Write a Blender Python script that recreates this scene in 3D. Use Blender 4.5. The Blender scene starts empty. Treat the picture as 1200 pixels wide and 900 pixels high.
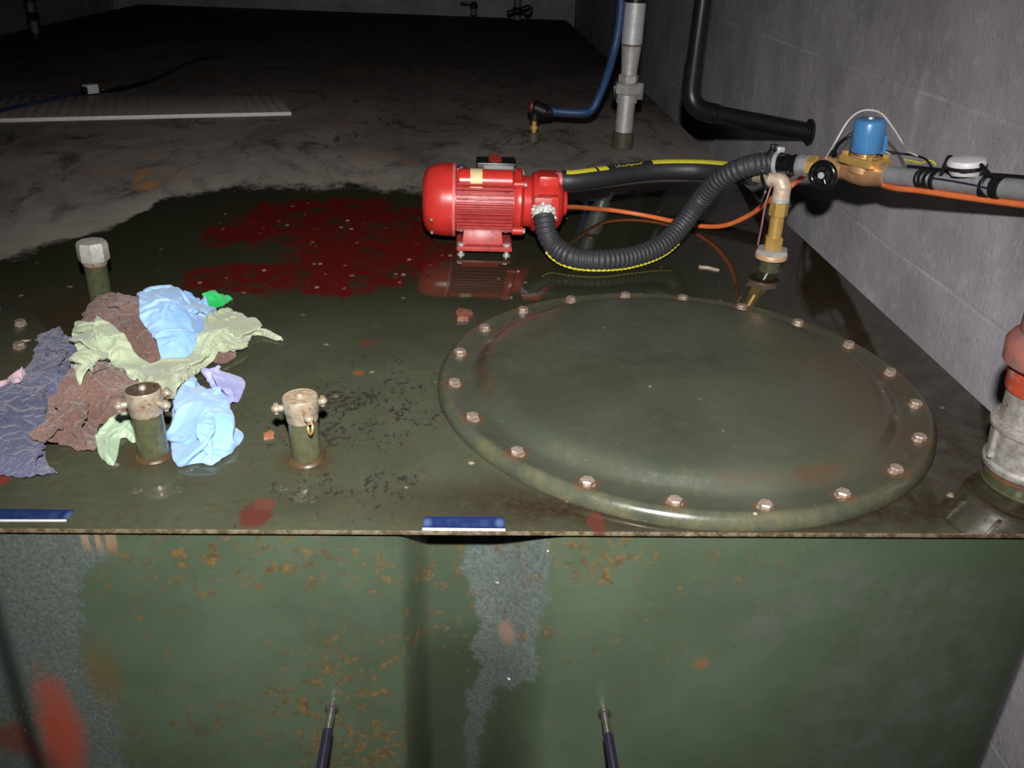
import bpy, bmesh, math, random
import numpy as np
from mathutils import Vector, Matrix, noise as mn
random.seed(7)
PI = math.pi
sc = bpy.context.scene
col = sc.collection
V = Vector

# ------------------------------------------------------------------ camera
F_PX = 1050.41
YAW, PITCH, ROLL = -0.0623643, 0.4664749, 0.0428431
CAM = V((-0.3180, -1.1638, 0.5929))
fwd = V((-math.sin(YAW)*math.cos(PITCH), math.cos(YAW)*math.cos(PITCH), -math.sin(PITCH)))
_r = V((math.cos(YAW), math.sin(YAW), 0)); _u = _r.cross(fwd)
RIGHT = math.cos(ROLL)*_r + math.sin(ROLL)*_u
UP = -math.sin(ROLL)*_r + math.cos(ROLL)*_u
cam = bpy.data.cameras.new('camera'); co = bpy.data.objects.new('camera', cam); col.objects.link(co)
cam.sensor_fit = 'HORIZONTAL'; cam.sensor_width = 36; cam.lens = F_PX/1200*36
cam.clip_start = .02; cam.clip_end = 50
co.matrix_world = Matrix(((RIGHT.x, UP.x, -fwd.x, CAM.x), (RIGHT.y, UP.y, -fwd.y, CAM.y),
                          (RIGHT.z, UP.z, -fwd.z, CAM.z), (0, 0, 0, 1)))
sc.camera = co

def at(px, py, val, axis=2):
    """point of the place seen at a photo pixel, on the plane axis = val (metres)"""
    d = ((px-600)/F_PX)*RIGHT - ((py-450)/F_PX)*UP + fwd
    return CAM + d*((val-CAM[axis])/d[axis])

# ------------------------------------------------------------------ materials
def lin(c):
    return tuple((x/255/12.92 if x/255 <= .04045 else ((x/255+.055)/1.055)**2.4) for x in c)

class NT:
    """tiny node-graph writer"""
    def __init__(s, name):
        s.m = bpy.data.materials.new(name); s.m.use_nodes = True
        s.t = s.m.node_tree; s.n = s.t.nodes; s.l = s.t.links
        s.b = s.n['Principled BSDF']; s._co = None
    def link(s, a, b): s.l.new(a, b)
    def _in(s, sock, v):
        if v is None: return
        if isinstance(v, bpy.types.NodeSocket): s.l.new(v, sock)
        elif isinstance(v, tuple) and len(v) == 3 and sock.type == 'RGBA': sock.default_value = (*v, 1)
        else: sock.default_value = v
    def co(s):
        if s._co is None: s._co = s.n.new('ShaderNodeTexCoord').outputs['Object']
        return s._co
    def moved(s, off, scale=(1, 1, 1), rot=(0, 0, 0)):
        m = s.n.new('ShaderNodeMapping'); s.l.new(s.co(), m.inputs[0])
        m.inputs['Location'].default_value = off; m.inputs['Scale'].default_value = scale; m.inputs['Rotation'].default_value = rot
        return m.outputs[0]
    def math(s, op, a, b=None, c=None, clamp=False):
        m = s.n.new('ShaderNodeMath'); m.operation = op; m.use_clamp = clamp
        s._in(m.inputs[0], a); s._in(m.inputs[1], b); s._in(m.inputs[2], c)
        return m.outputs[0]
    def xyz(s, vec=None):
        m = s.n.new('ShaderNodeSeparateXYZ'); s.l.new(vec or s.co(), m.inputs[0]); return m.outputs
    def noise(s, scale, detail=4, rough=.6, vec=None, dist=0):
        m = s.n.new('ShaderNodeTexNoise'); s.l.new(vec or s.co(), m.inputs['Vector'])
        m.inputs['Scale'].default_value = scale; m.inputs['Detail'].default_value = detail
        m.inputs['Roughness'].default_value = rough; m.inputs['Distortion'].default_value = dist
        return m.outputs[0]
    def voro(s, scale, vec=None, feature='F1'):
        m = s.n.new('ShaderNodeTexVoronoi'); s.l.new(vec or s.co(), m.inputs['Vector'])
        m.inputs['Scale'].default_value = scale; m.feature = feature
        return m.outputs[0]
    def step(s, v, a, b):
        """smooth 0..1 as v goes a..b (b may be below a)"""
        m = s.n.new('ShaderNodeMapRange'); m.interpolation_type = 'SMOOTHSTEP'
        s._in(m.inputs[0], v)
        if a < b: m.inputs[1].default_value, m.inputs[2].default_value = a, b
        else:
            m.inputs[1].default_value, m.inputs[2].default_value = b, a
            m.inputs[3].default_value, m.inputs[4].default_value = 1, 0
        return m.outputs[0]
    def mix(s, f, a, b):
        m = s.n.new('ShaderNodeMix'); m.data_type = 'RGBA'
        s._in(m.inputs[0], f); s._in(m.inputs[6], a); s._in(m.inputs[7], b); return m.outputs[2]
    def mixf(s, f, a, b):
        m = s.n.new('ShaderNodeMix'); s._in(m.inputs[0], f); s._in(m.inputs[2], a); s._in(m.inputs[3], b); return m.outputs[0]
    def curve(s, v, pts):
        """piecewise function; pts (x,y) in any range"""
        xs = [p[0] for p in pts]; ys = [p[1] for p in pts]
        x0, x1, y0, y1 = min(xs), max(xs), min(ys), max(ys); y1 = max(y1, y0+1e-4)
        m = s.n.new('ShaderNodeFloatCurve'); c = m.mapping.curves[0]
        q = [((x-x0)/(x1-x0), (y-y0)/(y1-y0)) for x, y in pts]
        c.points[0].location = q[0]; c.points[1].location = q[-1]
        for p in q[1:-1]: c.points.new(*p)
        m.mapping.update()
        nv = s.math('MULTIPLY_ADD', v, 1/(x1-x0), -x0/(x1-x0), clamp=True)
        s._in(m.inputs[1], nv)
        return s.math('MULTIPLY_ADD', m.outputs[0], y1-y0, y0)
    def ell(s, X, Y, cx, cy, rx, ry, nz=None, amp=0, soft=.15, rot=0):
        dx = s.math('SUBTRACT', X, cx); dy = s.math('SUBTRACT', Y, cy)
        if rot:
            c, sn = math.cos(rot), math.sin(rot)
            dx, dy = (s.math('ADD', s.math('MULTIPLY', dx, c), s.math('MULTIPLY', dy, sn)),
                      s.math('SUBTRACT', s.math('MULTIPLY', dy, c), s.math('MULTIPLY', dx, sn)))
        a = s.math('POWER', s.math('MULTIPLY', dx, 1/rx), 2); b = s.math('POWER', s.math('MULTIPLY', dy, 1/ry), 2)
        d = s.math('SQRT', s.math('ADD', a, b))
        if nz is not None: d = s.math('ADD', d, s.math('MULTIPLY', s.math('SUBTRACT', nz, .5), amp))
        return s.step(d, 1+soft, 1-soft)
    def mul(s, a, b): return s.math('MULTIPLY', a, b)
    def mx(s, a, b): return s.math('MAXIMUM', a, b)
    def bump(s, h, strength=.3, dist=.002):
        m = s.n.new('ShaderNodeBump'); m.inputs['Strength'].default_value = strength; m.inputs['Distance'].default_value = dist
        s.l.new(h, m.inputs['Height']); s.l.new(m.outputs[0], s.b.inputs['Normal'])
    def out(s, color=None, rough=None, metal=None, spec=None, coat=None):
        s._in(s.b.inputs['Base Color'], color); s._in(s.b.inputs['Roughness'], rough)
        s._in(s.b.inputs['Metallic'], metal); s._in(s.b.inputs['Specular IOR Level'], spec); s._in(s.b.inputs['Coat Weight'], coat)
        return s.m

def worn(name, c, c2=None, rough=.5, metal=0, scale=40, amt=.5, bump=.0, coat=0, dirt=None, dirt_scale=25, dirt_at=.6):
    """paint / metal / plastic with mottling and patches of dirt or rust of their own shape"""
    t = NT(name); n = t.noise(scale, 5, .65)
    k = t.mix(t.math('MULTIPLY', t.step(n, .3, .7), amt), lin(c), lin(c2 or tuple(x*.6 for x in c)))
    ro = t.math('MULTIPLY_ADD', n, .25, max(rough-.12, .02)); me = metal
    if dirt:
        d = t.step(t.noise(dirt_scale, 6, .7), dirt_at-.04, dirt_at+.06)
        k = t.mix(d, k, lin(dirt)); ro = t.mixf(d, ro, .7)
        if metal: me = t.mixf(d, float(metal), 0.0)
    if bump: t.bump(n, bump, .001)
    return t.out(k, ro, me, None, coat)

M = {}
M['steel'] = worn('galvanised_steel', (216, 215, 212), (176, 172, 168), .4, .45, 60, .7, .15)
M['steel_worn'] = worn('worn_steel', (215, 212, 205), (140, 130, 118), .45, .6, 90, .8, .2, dirt=(105, 75, 50), dirt_scale=60, dirt_at=.62)
M['zinc_cap'] = worn('zinc_cap', (214, 210, 204), (160, 154, 146), .5, .35, 70, .7, .2)
M['bolt'] = worn('bolt_steel', (176, 160, 146), (110, 90, 76), .42, .4, 200, .8, .1, dirt=(120, 68, 40), dirt_scale=120, dirt_at=.62)
M['brass'] = worn('brass', (226, 186, 106), (186, 144, 74), .34, .5, 50, .6, .08)
M['bronze'] = worn('cast_bronze', (226, 180, 135), (180, 125, 82), .42, .6, 70, .6, .2)
M['nickel'] = worn('nickel_brass', (186, 176, 158), (140, 122, 96), .34, .35, 120, .8, .1, dirt=(120, 82, 40), dirt_scale=90, dirt_at=.6)
M['cap_top'] = worn('cap_top_dark', (58, 52, 46), (100, 84, 62), .45, .0, 140, .9, .2)
M['cap_top_rust'] = worn('cap_top_rusty', (176, 158, 134), (124, 102, 78), .5, .0, 150, .9, .3)
M['olive'] = worn('olive_paint', (84, 86, 62), (62, 64, 46), .22, 0, 90, .8, .35, coat=.4, dirt=(92, 66, 30), dirt_scale=50, dirt_at=.64)
M['olive_dull'] = worn('olive_paint_dull', (84, 82, 64), (62, 60, 48), .5, 0, 60, .7)
M['red'] = worn('red_enamel', (208, 54, 46), (178, 44, 38), .32, 0, 30, .6, .03, coat=.3, dirt=(120, 60, 52), dirt_scale=35, dirt_at=.68)
M['red_body'] = worn('red_motor_paint', (190, 70, 66), (156, 52, 50), .4, 0, 60, .7, .08, dirt=(112, 52, 48), dirt_scale=60, dirt_at=.62)
M['red_pale'] = worn('worn_pink_paint', (215, 120, 120), (190, 80, 80), .45, 0, 60, .7)
M['red_pipe'] = worn('orange_red_paint', (184, 74, 50), (140, 60, 44), .4, 0, 50, .7, .1, dirt=(150, 120, 110), dirt_scale=45, dirt_at=.57)
M['pink_pipe'] = worn('faded_red_flange', (160, 96, 86), (120, 92, 86), .45, 0, 50, .8, .1, dirt=(105, 92, 84), dirt_scale=40, dirt_at=.58)
M['black'] = worn('black_plastic', (26, 26, 27), (16, 16, 17), .38, 0, 80, .6)
M['black_gloss'] = worn('black_gloss_plastic', (22, 22, 23), (14, 14, 15), .18, 0, 80, .6)
M['rubber'] = worn('black_rubber', (58, 58, 62), (40, 40, 43), .55, 0, 200, .7, .1)
M['rubber_smooth'] = worn('smooth_black_rubber', (40, 40, 44), (28, 28, 30), .5, 0, 150, .7)
M['pipe_black'] = worn('black_pipe_paint', (30, 30, 32), (20, 20, 21), .35, 0, 50, .6)
M['yellow'] = worn('yellow_stripe', (222, 214, 60), (170, 160, 40), .5, 0, 250, .7)
M['orange'] = worn('orange_cable_sheath', (236, 126, 70), (210, 100, 50), .42, 0, 60, .5)
M['blue_coil'] = worn('blue_coil_plastic', (74, 134, 186), (58, 114, 166), .32, 0, 60, .5)
M['blue_hose'] = worn('blue_hose_rubber', (52, 80, 124), (38, 60, 98), .45, 0, 60, .6)
M['blue_dark'] = worn('dark_blue_cable', (40, 58, 92), (28, 40, 66), .5, 0, 60, .6)
M['grey_pvc'] = worn('grey_pvc', (150, 150, 152), (120, 120, 122), .42, 0, 60, .6)
M['white'] = worn('white_plastic', (226, 222, 224), (190, 186, 186), .4, 0, 60, .4)
M['white_tape'] = worn('white_thread_tape', (238, 238, 234), (160, 160, 155), .45, 0, 130, .9, .8)
M['cream'] = worn('cream_tape', (232, 214, 160), (200, 175, 120), .5, 0, 60, .6)
M['wire_white'] = worn('pale_wire', (205, 198, 190), (170, 160, 150), .5)
M['wire_red'] = worn('reddish_wire', (150, 105, 95), (110, 70, 60), .45)
M['grey_knob'] = worn('grey_plastic', (130, 130, 134), (100, 100, 102), .4)
M['rod'] = worn('rod_steel', (150, 146, 140), (96, 90, 84), .28, .85, 80, .7)
M['rod_sleeve'] = worn('dark_violet_sleeve', (42, 36, 58), (26, 24, 34), .25, .2, 60, .7)
M['plank'] = None
M['chip'] = worn('wood_chip', (172, 110, 78), (130, 80, 55), .6, 0, 90, .7)
M['flake_red'] = worn('red_paint_flake', (140, 92, 76), (96, 56, 44), .45, 0, 120, .9)
M['flake_pale'] = worn('pale_flake', (190, 178, 160), (150, 132, 112), .5, 0, 120, .9)

# ------------------------------------------------------------------ mesh builder
def frame(axis, hint=None):
    z = V(axis).normalized()
    h = V(hint) if hint is not None else (V((0, 0, 1)) if abs(z.z) < .9 else V((1, 0, 0)))
    x = (h - z*h.dot(z)).normalized(); y = z.cross(x)
    return x, y, z

def catmull(pts, step=.004):
    P = [V(p) for p in pts]; P = [P[0]*2-P[1]] + P + [P[-1]*2-P[-2]]
    out = []
    for i in range(1, len(P)-2):
        a, b, c, d = P[i-1:i+3]; n = max(2, int((c-b).length/step*1.1)+1)
        for k in range(n):
            t = k/n
            out.append(.5*((2*b)+(c-a)*t+(2*a-5*b+4*c-d)*t*t+(3*b-a-3*c+d)*t**3))
    out.append(P[-2].copy()); return out

def resample(path, step):
    L = [0]
    for a, b in zip(path, path[1:]): L.append(L[-1]+(b-a).length)
    n = max(2, int(L[-1]/step)+1); out = []; j = 0
    for i in range(n):
        s = L[-1]*i/(n-1)
        while j < len(L)-2 and L[j+1] < s: j += 1
        out.append(path[j].lerp(path[j+1], (s-L[j])/max(L[j+1]-L[j], 1e-9)))
    return out

def rmf(path):
    """rotation-minimising frames"""
    T = [(path[min(i+1, len(path)-1)]-path[max(i-1, 0)]).normalized() for i in range(len(path))]
    x, y, _ = frame(T[0]); fr = [(x, y)]
    for i in range(1, len(path)):
        q = T[i-1].rotation_difference(T[i]); x = q @ fr[-1][0]; x = (x-T[i]*x.dot(T[i])).normalized()
        fr.append((x, T[i].cross(x)))
    return T, fr

class MB:
    def __init__(s): s.v = []; s.f = []
    def add(s, vs, fs):
        o = len(s.v); s.v += [V(v) for v in vs]; s.f += [tuple(i+o for i in f) for f in fs]; return s
    def box(s, c, size, axes=None, bev=0, taper=None):
        bm = bmesh.new(); bmesh.ops.create_cube(bm, size=1)
        for v in bm.verts:
            if taper and v.co.z > 0: v.co.x *= taper[0]; v.co.y *= taper[1]
            v.co.x *= size[0]; v.co.y *= size[1]; v.co.z *= size[2]
        if bev: bmesh.ops.bevel(bm, geom=bm.edges[:], offset=bev, segments=2, affect='EDGES', profile=.6)
        x, y, z = axes or (V((1, 0, 0)), V((0, 1, 0)), V((0, 0, 1)))
        bm.verts.index_update()
        s.add([V(c)+x*v.co.x+y*v.co.y+z*v.co.z for v in bm.verts], [[v.index for v in f.verts] for f in bm.faces]); bm.free(); return s
    def lathe(s, prof, o=(0, 0, 0), axis=(0, 0, 1), seg=28, hint=None, closed=False):
        x, y, z = frame(axis, hint); o = V(o); vs = []; fs = []; rows = []
        for r, h in prof:
            if r <= 1e-6: rows.append([len(vs)]); vs.append(o+z*h)
            else:
                rows.append(list(range(len(vs), len(vs)+seg)))
                vs += [o+z*h+x*(r*math.cos(2*PI*k/seg))+y*(r*math.sin(2*PI*k/seg)) for k in range(seg)]
        pairs = list(zip(rows, rows[1:]))
        if closed: pairs.append((rows[-1], rows[0]))
        for a, b in pairs:
            for k in range(seg):
                k2 = (k+1) % seg
                if len(a) == 1 and len(b) == 1: continue
                if len(a) == 1: fs.append((a[0], b[k2], b[k]))
                elif len(b) == 1: fs.append((a[k], a[k2], b[0]))
                else: fs.append((a[k], a[k2], b[k2], b[k]))
        return s.add(vs, fs)
    def cyl(s, a, b, r, seg=24, r2=None, ch=0, hint=None):
        a, b = V(a), V(b); L = (b-a).length; r2 = r if r2 is None else r2
        if ch: p = [(0, 0), (r-ch, 0), (r, ch), (r2, L-ch), (r2-ch, L), (0, L)]
        else: p = [(0, 0), (r, 0), (r2, L), (0, L)]
        return s.lathe(p, a, b-a, seg, hint)
    def hexa(s, a, b, r, ch=.001, hint=None): return s.cyl(a, b, r, 6, ch=ch, hint=hint)
    def torus(s, o, axis, R, r, seg=28, ring=10):
        return s.lathe([(R+r*math.cos(2*PI*k/ring), r*math.sin(2*PI*k/ring)) for k in range(ring)], o, axis, seg, closed=True)
    def ball(s, c, r, seg=16, rings=10, sq=(1, 1, 1)):
        p = [(r*math.sin(PI*k/rings), -r*math.cos(PI*k/rings)) for k in range(rings+1)]
        p[0] = (0, -r); p[-1] = (0, r); n0 = len(s.v); s.lathe(p, (0, 0, 0), (0, 0, 1), seg)
        for i in range(n0, len(s.v)): v = s.v[i]; s.v[i] = V((v.x*sq[0], v.y*sq[1], v.z*sq[2]))+V(c)
        return s
    def tube(s, path, r, seg=12, caps=True, flat=None):
        T, fr = rmf(path); L = 0; vs = []; fs = []; n = len(path)
        for i, p in enumerate(path):
            if i: L += (path[i]-path[i-1]).length
            rr = r(L, i/(n-1)) if callable(r) else r
            x, y = fr[i]
            vs += [p+x*(rr*math.cos(2*PI*k/seg))+y*(rr*math.sin(2*PI*k/seg)) for k in range(seg)]
        for i in range(n-1):
            for k in range(seg): k2 = (k+1) % seg; fs.append((i*seg+k, i*seg+k2, (i+1)*seg+k2, (i+1)*seg+k))
        if caps: fs.append(tuple(range(seg-1, -1, -1))); fs.append(tuple(range((n-1)*seg, n*seg)))
        return s.add(vs, fs)
    def mesh(s, name, base, ang=38):
        me = bpy.data.meshes.new(name); me.from_pydata([tuple(v-base) for v in s.v], [], s.f); me.validate()
        me.polygons.foreach_set('use_smooth', [True]*len(me.polygons))
        if ang < 180: me.set_sharp_from_angle(angle=math.radians(ang))
        me.update(); return me

BASE = {}
def tag(o, label, cat, group=None):
    o['label'] = label; o['category'] = cat
    if group: o['group'] = group
    return o
def thing(name, label, cat, base, group=None):
    o = bpy.data.objects.new(name, None); col.objects.link(o); o.location = base; o.empty_display_size = .03
    BASE[o] = V(base); return tag(o, label, cat, group)
def part(name, mb, mat, parent, label=None, ang=38):
    b = BASE[parent]; o = bpy.data.objects.new(name, mb.mesh(name, b, ang)); col.objects.link(o); o.parent = parent
    o.data.materials.append(mat); BASE[o] = b
    if label: o['label'] = label
    return o
def solo(name, mb, mat, label, cat, base, group=None, ang=38):
    o = bpy.data.objects.new(name, mb.mesh(name, V(base), ang)); col.objects.link(o); o.location = base
    o.data.materials.append(mat); BASE[o] = V(base); return tag(o, label, cat, group)
def struct(name, mb, mat):
    o = bpy.data.objects.new(name, mb.mesh(name, V((0, 0, 0)))); col.objects.link(o); o.data.materials.append(mat)
    o['kind'] = 'structure'; return o

# ------------------------------------------------------------------ dimensions (metres; the tank's top is z = 0)
FLOOR_Z = -1.30; WALL_X = .56; BACK_Y = 6.75; LEFT_X = -3.15; CEIL_Z = 1.55
TX0, TX1, TY0, TY1 = -2.80, .447, -.352, 6.30
FACE_Y = -.343

# ------------------------------------------------------------------ setting
WSP, WOFF = .305, -.0476
def concrete(name, c1, c2, boards=True):
    t = NT(name); x, y, z = t.xyz()
    n1 = t.noise(3.5, 6, .62); n2 = t.noise(22, 6, .7); n3 = t.noise(120, 3, .6)
    k = t.mix(t.step(n1, .3, .7), lin(c1), lin(c2))
    k = t.mix(t.mul(t.step(n2, .5, .78), .35), k, lin(tuple(min(255, v*1.28) for v in c1)))
    k = t.mix(t.mul(t.step(n2, .42, .24), .35), k, lin(tuple(v*.62 for v in c1)))
    h = n2
    if boards:
        # horizontal board marks with pale laitance, vertical run-down streaks
        zz = t.math('ADD', z, t.math('MULTIPLY', t.noise(1.5, 3), .012))
        fr = t.math('FRACT', t.math('MULTIPLY', t.math('ADD', zz, 5.03+WOFF), 1/WSP))
        line = t.step(t.math('ABSOLUTE', t.math('SUBTRACT', fr, .5)), .02, .0)
        brk = t.step(t.noise(4, 5, .7), .42, .62)
        k = t.mix(t.mul(t.mul(line, brk), .28), k, lin(tuple(min(255, v*1.35) for v in c1)))
        st = t.noise(1, 5, .7, t.moved((0, 0, 0), (9, 9, .8)))
        k = t.mix(t.mul(t.step(st, .56, .7), .15), k, lin(tuple(min(255, v*1.3) for v in c1)))
        pit = t.step(t.voro(26), .07, .02)
        k = t.mix(t.mul(pit, .3), k, lin(tuple(v*.5 for v in c1)))
        h = t.math('SUBTRACT', t.math('ADD', t.math('MULTIPLY', n2, .6), t.math('MULTIPLY', n3, .3)), t.math('ADD', t.math('MULTIPLY', pit, .6), t.math('MULTIPLY', line, .2)))
    t.bump(h, .5, .006)
    return t.out(k, .85, None, .3)
M['concrete'] = concrete('board_marked_concrete', (190, 185, 191), (158, 154, 159))
M['concrete_floor'] = concrete('floor_concrete', (150, 145, 150), (120, 116, 122), False)
struct('wall_right', MB().box((WALL_X+.1, 1.6, .12), (.2, 10.3, 2.85)), M['concrete'])
struct('wall_back', MB().box((-1.3, BACK_Y+.1, .12), (3.7, .2, 2.85)), M['concrete'])
struct('wall_left', MB().box((LEFT_X-.1, 1.6, .12), (.2, 10.3, 2.85)), M['concrete'])
struct('floor', MB().box(((WALL_X+LEFT_X)/2, 1.6, FLOOR_Z-.05), (WALL_X-LEFT_X, 10.3, .1)), M['concrete_floor'])
struct('ceiling', MB().box(((WALL_X+LEFT_X)/2, 1.6, CEIL_Z+.05), (WALL_X-LEFT_X, 10.3, .1)), M['concrete_floor'])

# ------------------------------------------------------------------ the tank
def lid_material():
    t = NT('tank_top_paint'); x, y, z = t.xyz()
    nA = t.noise(6, 6, .65); nB = t.noise(28, 6, .7); nC = t.noise(90, 5, .7); nF = t.noise(260, 3, .6)
    k = t.mix(t.step(nA, .3, .7), lin((62, 65, 50)), lin((72, 76, 60)))
    k = t.mix(t.mul(t.step(nB, .55, .75), .5), k, lin((84, 78, 56)))
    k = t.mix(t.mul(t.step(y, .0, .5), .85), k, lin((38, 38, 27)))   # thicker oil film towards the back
    # brown oily film to the right of and in front of the manhole
    film = t.mx(t.mul(t.step(x, .1, .36), 1.0), t.ell(x, y, .02, -.3, .42, .06, nB, .9, .5))
    k = t.mix(t.mul(film, t.math('MULTIPLY_ADD', t.step(nB, .3, .62), .6, .4)), k, lin((40, 29, 20)))
    film2 = t.ell(x, y, -.95, .05, .25, .3, nA, .8, .4)
    k = t.mix(t.mul(film2, .7), k, lin((50, 36, 24)))
    # chipped paint: black pits and rust freckles crowding the front half
    front = t.step(y, .45, -.15)
    dens = t.mx(t.ell(x, y, -.42, -.12, .2, .22, nA, .8, .5), t.mul(front, .35))
    pv = t.moved((0, 0, 0), (1, .62, 1)); clu = t.noise(11, 4, .6, t.moved((4, 7, 0), (1, .7, 1)))
    dens = t.mul(dens, t.step(clu, .36, .62))
    k = t.mix(t.mul(t.mul(t.step(nC, .46, .62), t.step(nB, .4, .6)), t.math('MULTIPLY_ADD', front, .45, .1)), k, lin((66, 55, 42)))
    pit = t.step(t.math('ADD', t.noise(120, 5, .72, pv), t.math('MULTIPLY', dens, .25)), .72, .77)
    pit2 = t.step(t.math('ADD', t.noise(44, 5, .7, pv), t.math('MULTIPLY', dens, .15)), .755, .79)
    k = t.mix(t.mul(t.mul(pit, t.step(dens, .02, .2)), .75), k, lin((38, 33, 38)))
    k = t.mix(t.mul(pit2, .8), k, lin((60, 40, 36)))
    rust = t.step(t.math('ADD', t.noise(34, 5, .7, t.moved((3, 1, 0))), t.math('MULTIPLY', dens, .07)), .69, .75)
    k = t.mix(t.mul(rust, .6), k, lin((88, 60, 40)))
    # red primer showing / small red chips
    for (px, py, rx, ry, c) in ((300, 603, .018, .024, (82, 46, 38)), (430, 402, .012, .009, (92, 52, 40)), (420, 437, .008, .008, (120, 74, 34)),
                                (698, 612, .01, .022, (78, 44, 36)), (2, 562, .01, .014, (112, 52, 42)), (310, 590, .012, .012, (88, 56, 44))):
        P = at(px, py, 0)
        k = t.mix(t.ell(x, y, P.x, P.y, rx, ry, nC, 1.4, .2), k, lin(c))
    # rust stains round the pipe feet
    for (px, py, r) in ((360, 538, .034), (182, 533, .038), (902, 318, .03), (118, 352, .03)):
        P = at(px, py, 0)
        k = t.mix(t.mul(t.ell(x, y, P.x, P.y, r, r, nB, 1.6, .5), .6), k, lin((66, 50, 33)))
    # spilt red oil
    sv = t.moved((0, 0, 0), (1, .8, 1)); ns = t.noise(7, 7, .7, sv); ns2 = t.noise(15, 6, .72, sv)
    spill = t.mx(t.mx(t.ell(x, y, -.60, .80, .25, .18, ns, 2.3, .10), t.ell(x, y, -.63, .44, .20, .09, ns, 2.2, .10)),
                 t.mx(t.ell(x, y, -.50, .60, .17, .16, ns2, 2.0, .10), t.mx(t.ell(x, y, -.80, .46, .03, .03, ns2, 1.2, .15), t.ell(x, y, -.82, .72, .05, .11, ns2, 1.2, .15))))
    thin = t.step(ns2, .36, .52)
    k = t.mix(t.mul(spill, t.mixf(thin, .25, .97)), k, t.mix(thin, lin((62, 26, 18)), lin((84, 19, 16))))
    brick = t.mul(spill, t.step(t.noise(30, 5, .7), .6, .7))
    k = t.mix(t.mul(brick, .6), k, lin((124, 50, 34)))
    # pale crumbs and water spots
    sp = t.mx(t.mul(t.step(t.voro(17), .1, .05), t.step(nB, .45, .6)), t.mul(t.mul(t.step(t.voro(34, t.moved((1, 1, 0), (1, .6, 1))), .2, .08), t.step(t.noise(19, 3), .5, .58)), spill))
    k = t.mix(t.mul(sp, .8), k, lin((168, 150, 128)))
    # the dry, dusty part behind the wet film
    yb = t.curve(x, [(-2.8, .45), (-1.6, .42), (-1.21, .53), (-1.07, .71), (-1.0, .97), (-.78, 1.10), (-.44, 1.08), (-.09, 1.05), (.02, 1.08), (.27, 1.25), (.49, 1.42)])
    wob = t.math('MULTIPLY', t.math('SUBTRACT', t.noise(6, 8, .76, t.moved((0, 0, 0), (1, .6, 1))), .5), .5)
    dd = t.math('ADD', t.math('SUBTRACT', y, yb), wob)
    dry = t.step(dd, -.035, .045)
    dz = t.noise(2.6, 7, .72, t.moved((1, 2, 0), (.8, .5, 1)), .8); dz2 = t.noise(7, 7, .74, t.moved((5, 0, 0), (1, .5, 1)), .8)
    kd = t.mix(t.step(dz, .28, .72), lin((104, 98, 93)), lin((158, 149, 142)))
    kd = t.mix(t.mul(t.step(dz2, .5, .66), .8), kd, lin((58, 53, 49)))
    scr = t.mul(t.step(t.math('ABSOLUTE', t.math('SUBTRACT', t.noise(2.2, 5, .6, t.moved((2, 6, 0), (1, .6, 1)), .6), .5)), .012, .004), t.step(t.noise(4, 4, .6, t.moved((3, 3, 0), (1, .6, 1))), .52, .62))
    kd = t.mix(t.mul(scr, .75), kd, lin((44, 40, 38)))
    kd = t.mix(t.mul(t.step(t.noise(3, 5, .7, t.moved((9, 3, 0))), .55, .7), .45), kd, lin((166, 126, 98)))
    kd = t.mix(t.mul(t.step(dd, .5, .05), .35), kd, lin((176, 164, 152)))   # a pale tide mark of dried film
    kd = t.mix(t.mul(t.step(t.math('ADD', y, t.math('MULTIPLY', dz, .9)), 2.2, 3.2), .55), kd, lin((84, 76, 70)))
    k = t.mix(t.mul(t.step(y, -.3502, -.3516), .55), k, t.mix(t.step(nC, .4, .6), lin((92, 68, 48)), lin((140, 128, 106))))
    A = at(173, 217, 0); B2 = at(166, 205, 0)
    kd = t.mix(t.mul(t.mx(t.ell(x, y, A.x+.004, A.y, .024, .05, nB, .8, .4, -.1), t.ell(x, y, B2.x, B2.y, .011, .09, nB, .8, .4, .1)), .8), kd, lin((178, 128, 80)))
    k = t.mix(dry, k, kd)
    r = t.mixf(t.step(nB, .5, .8), .045, .12); r = t.mixf(t.mul(pit, .5), r, .4)
    r = t.mixf(dry, r, .8)
    hh = t.math('ADD', t.math('MULTIPLY', nA, .3), t.math('MULTIPLY', nC, t.math('MULTIPLY_ADD', dry, .2, .035)))
    hh = t.math('SUBTRACT', hh, t.math('MULTIPLY', pit, .05))
    t.bump(hh, .22, .004)
    return t.out(k, r, None, t.mixf(dry, .55, .2))

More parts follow.
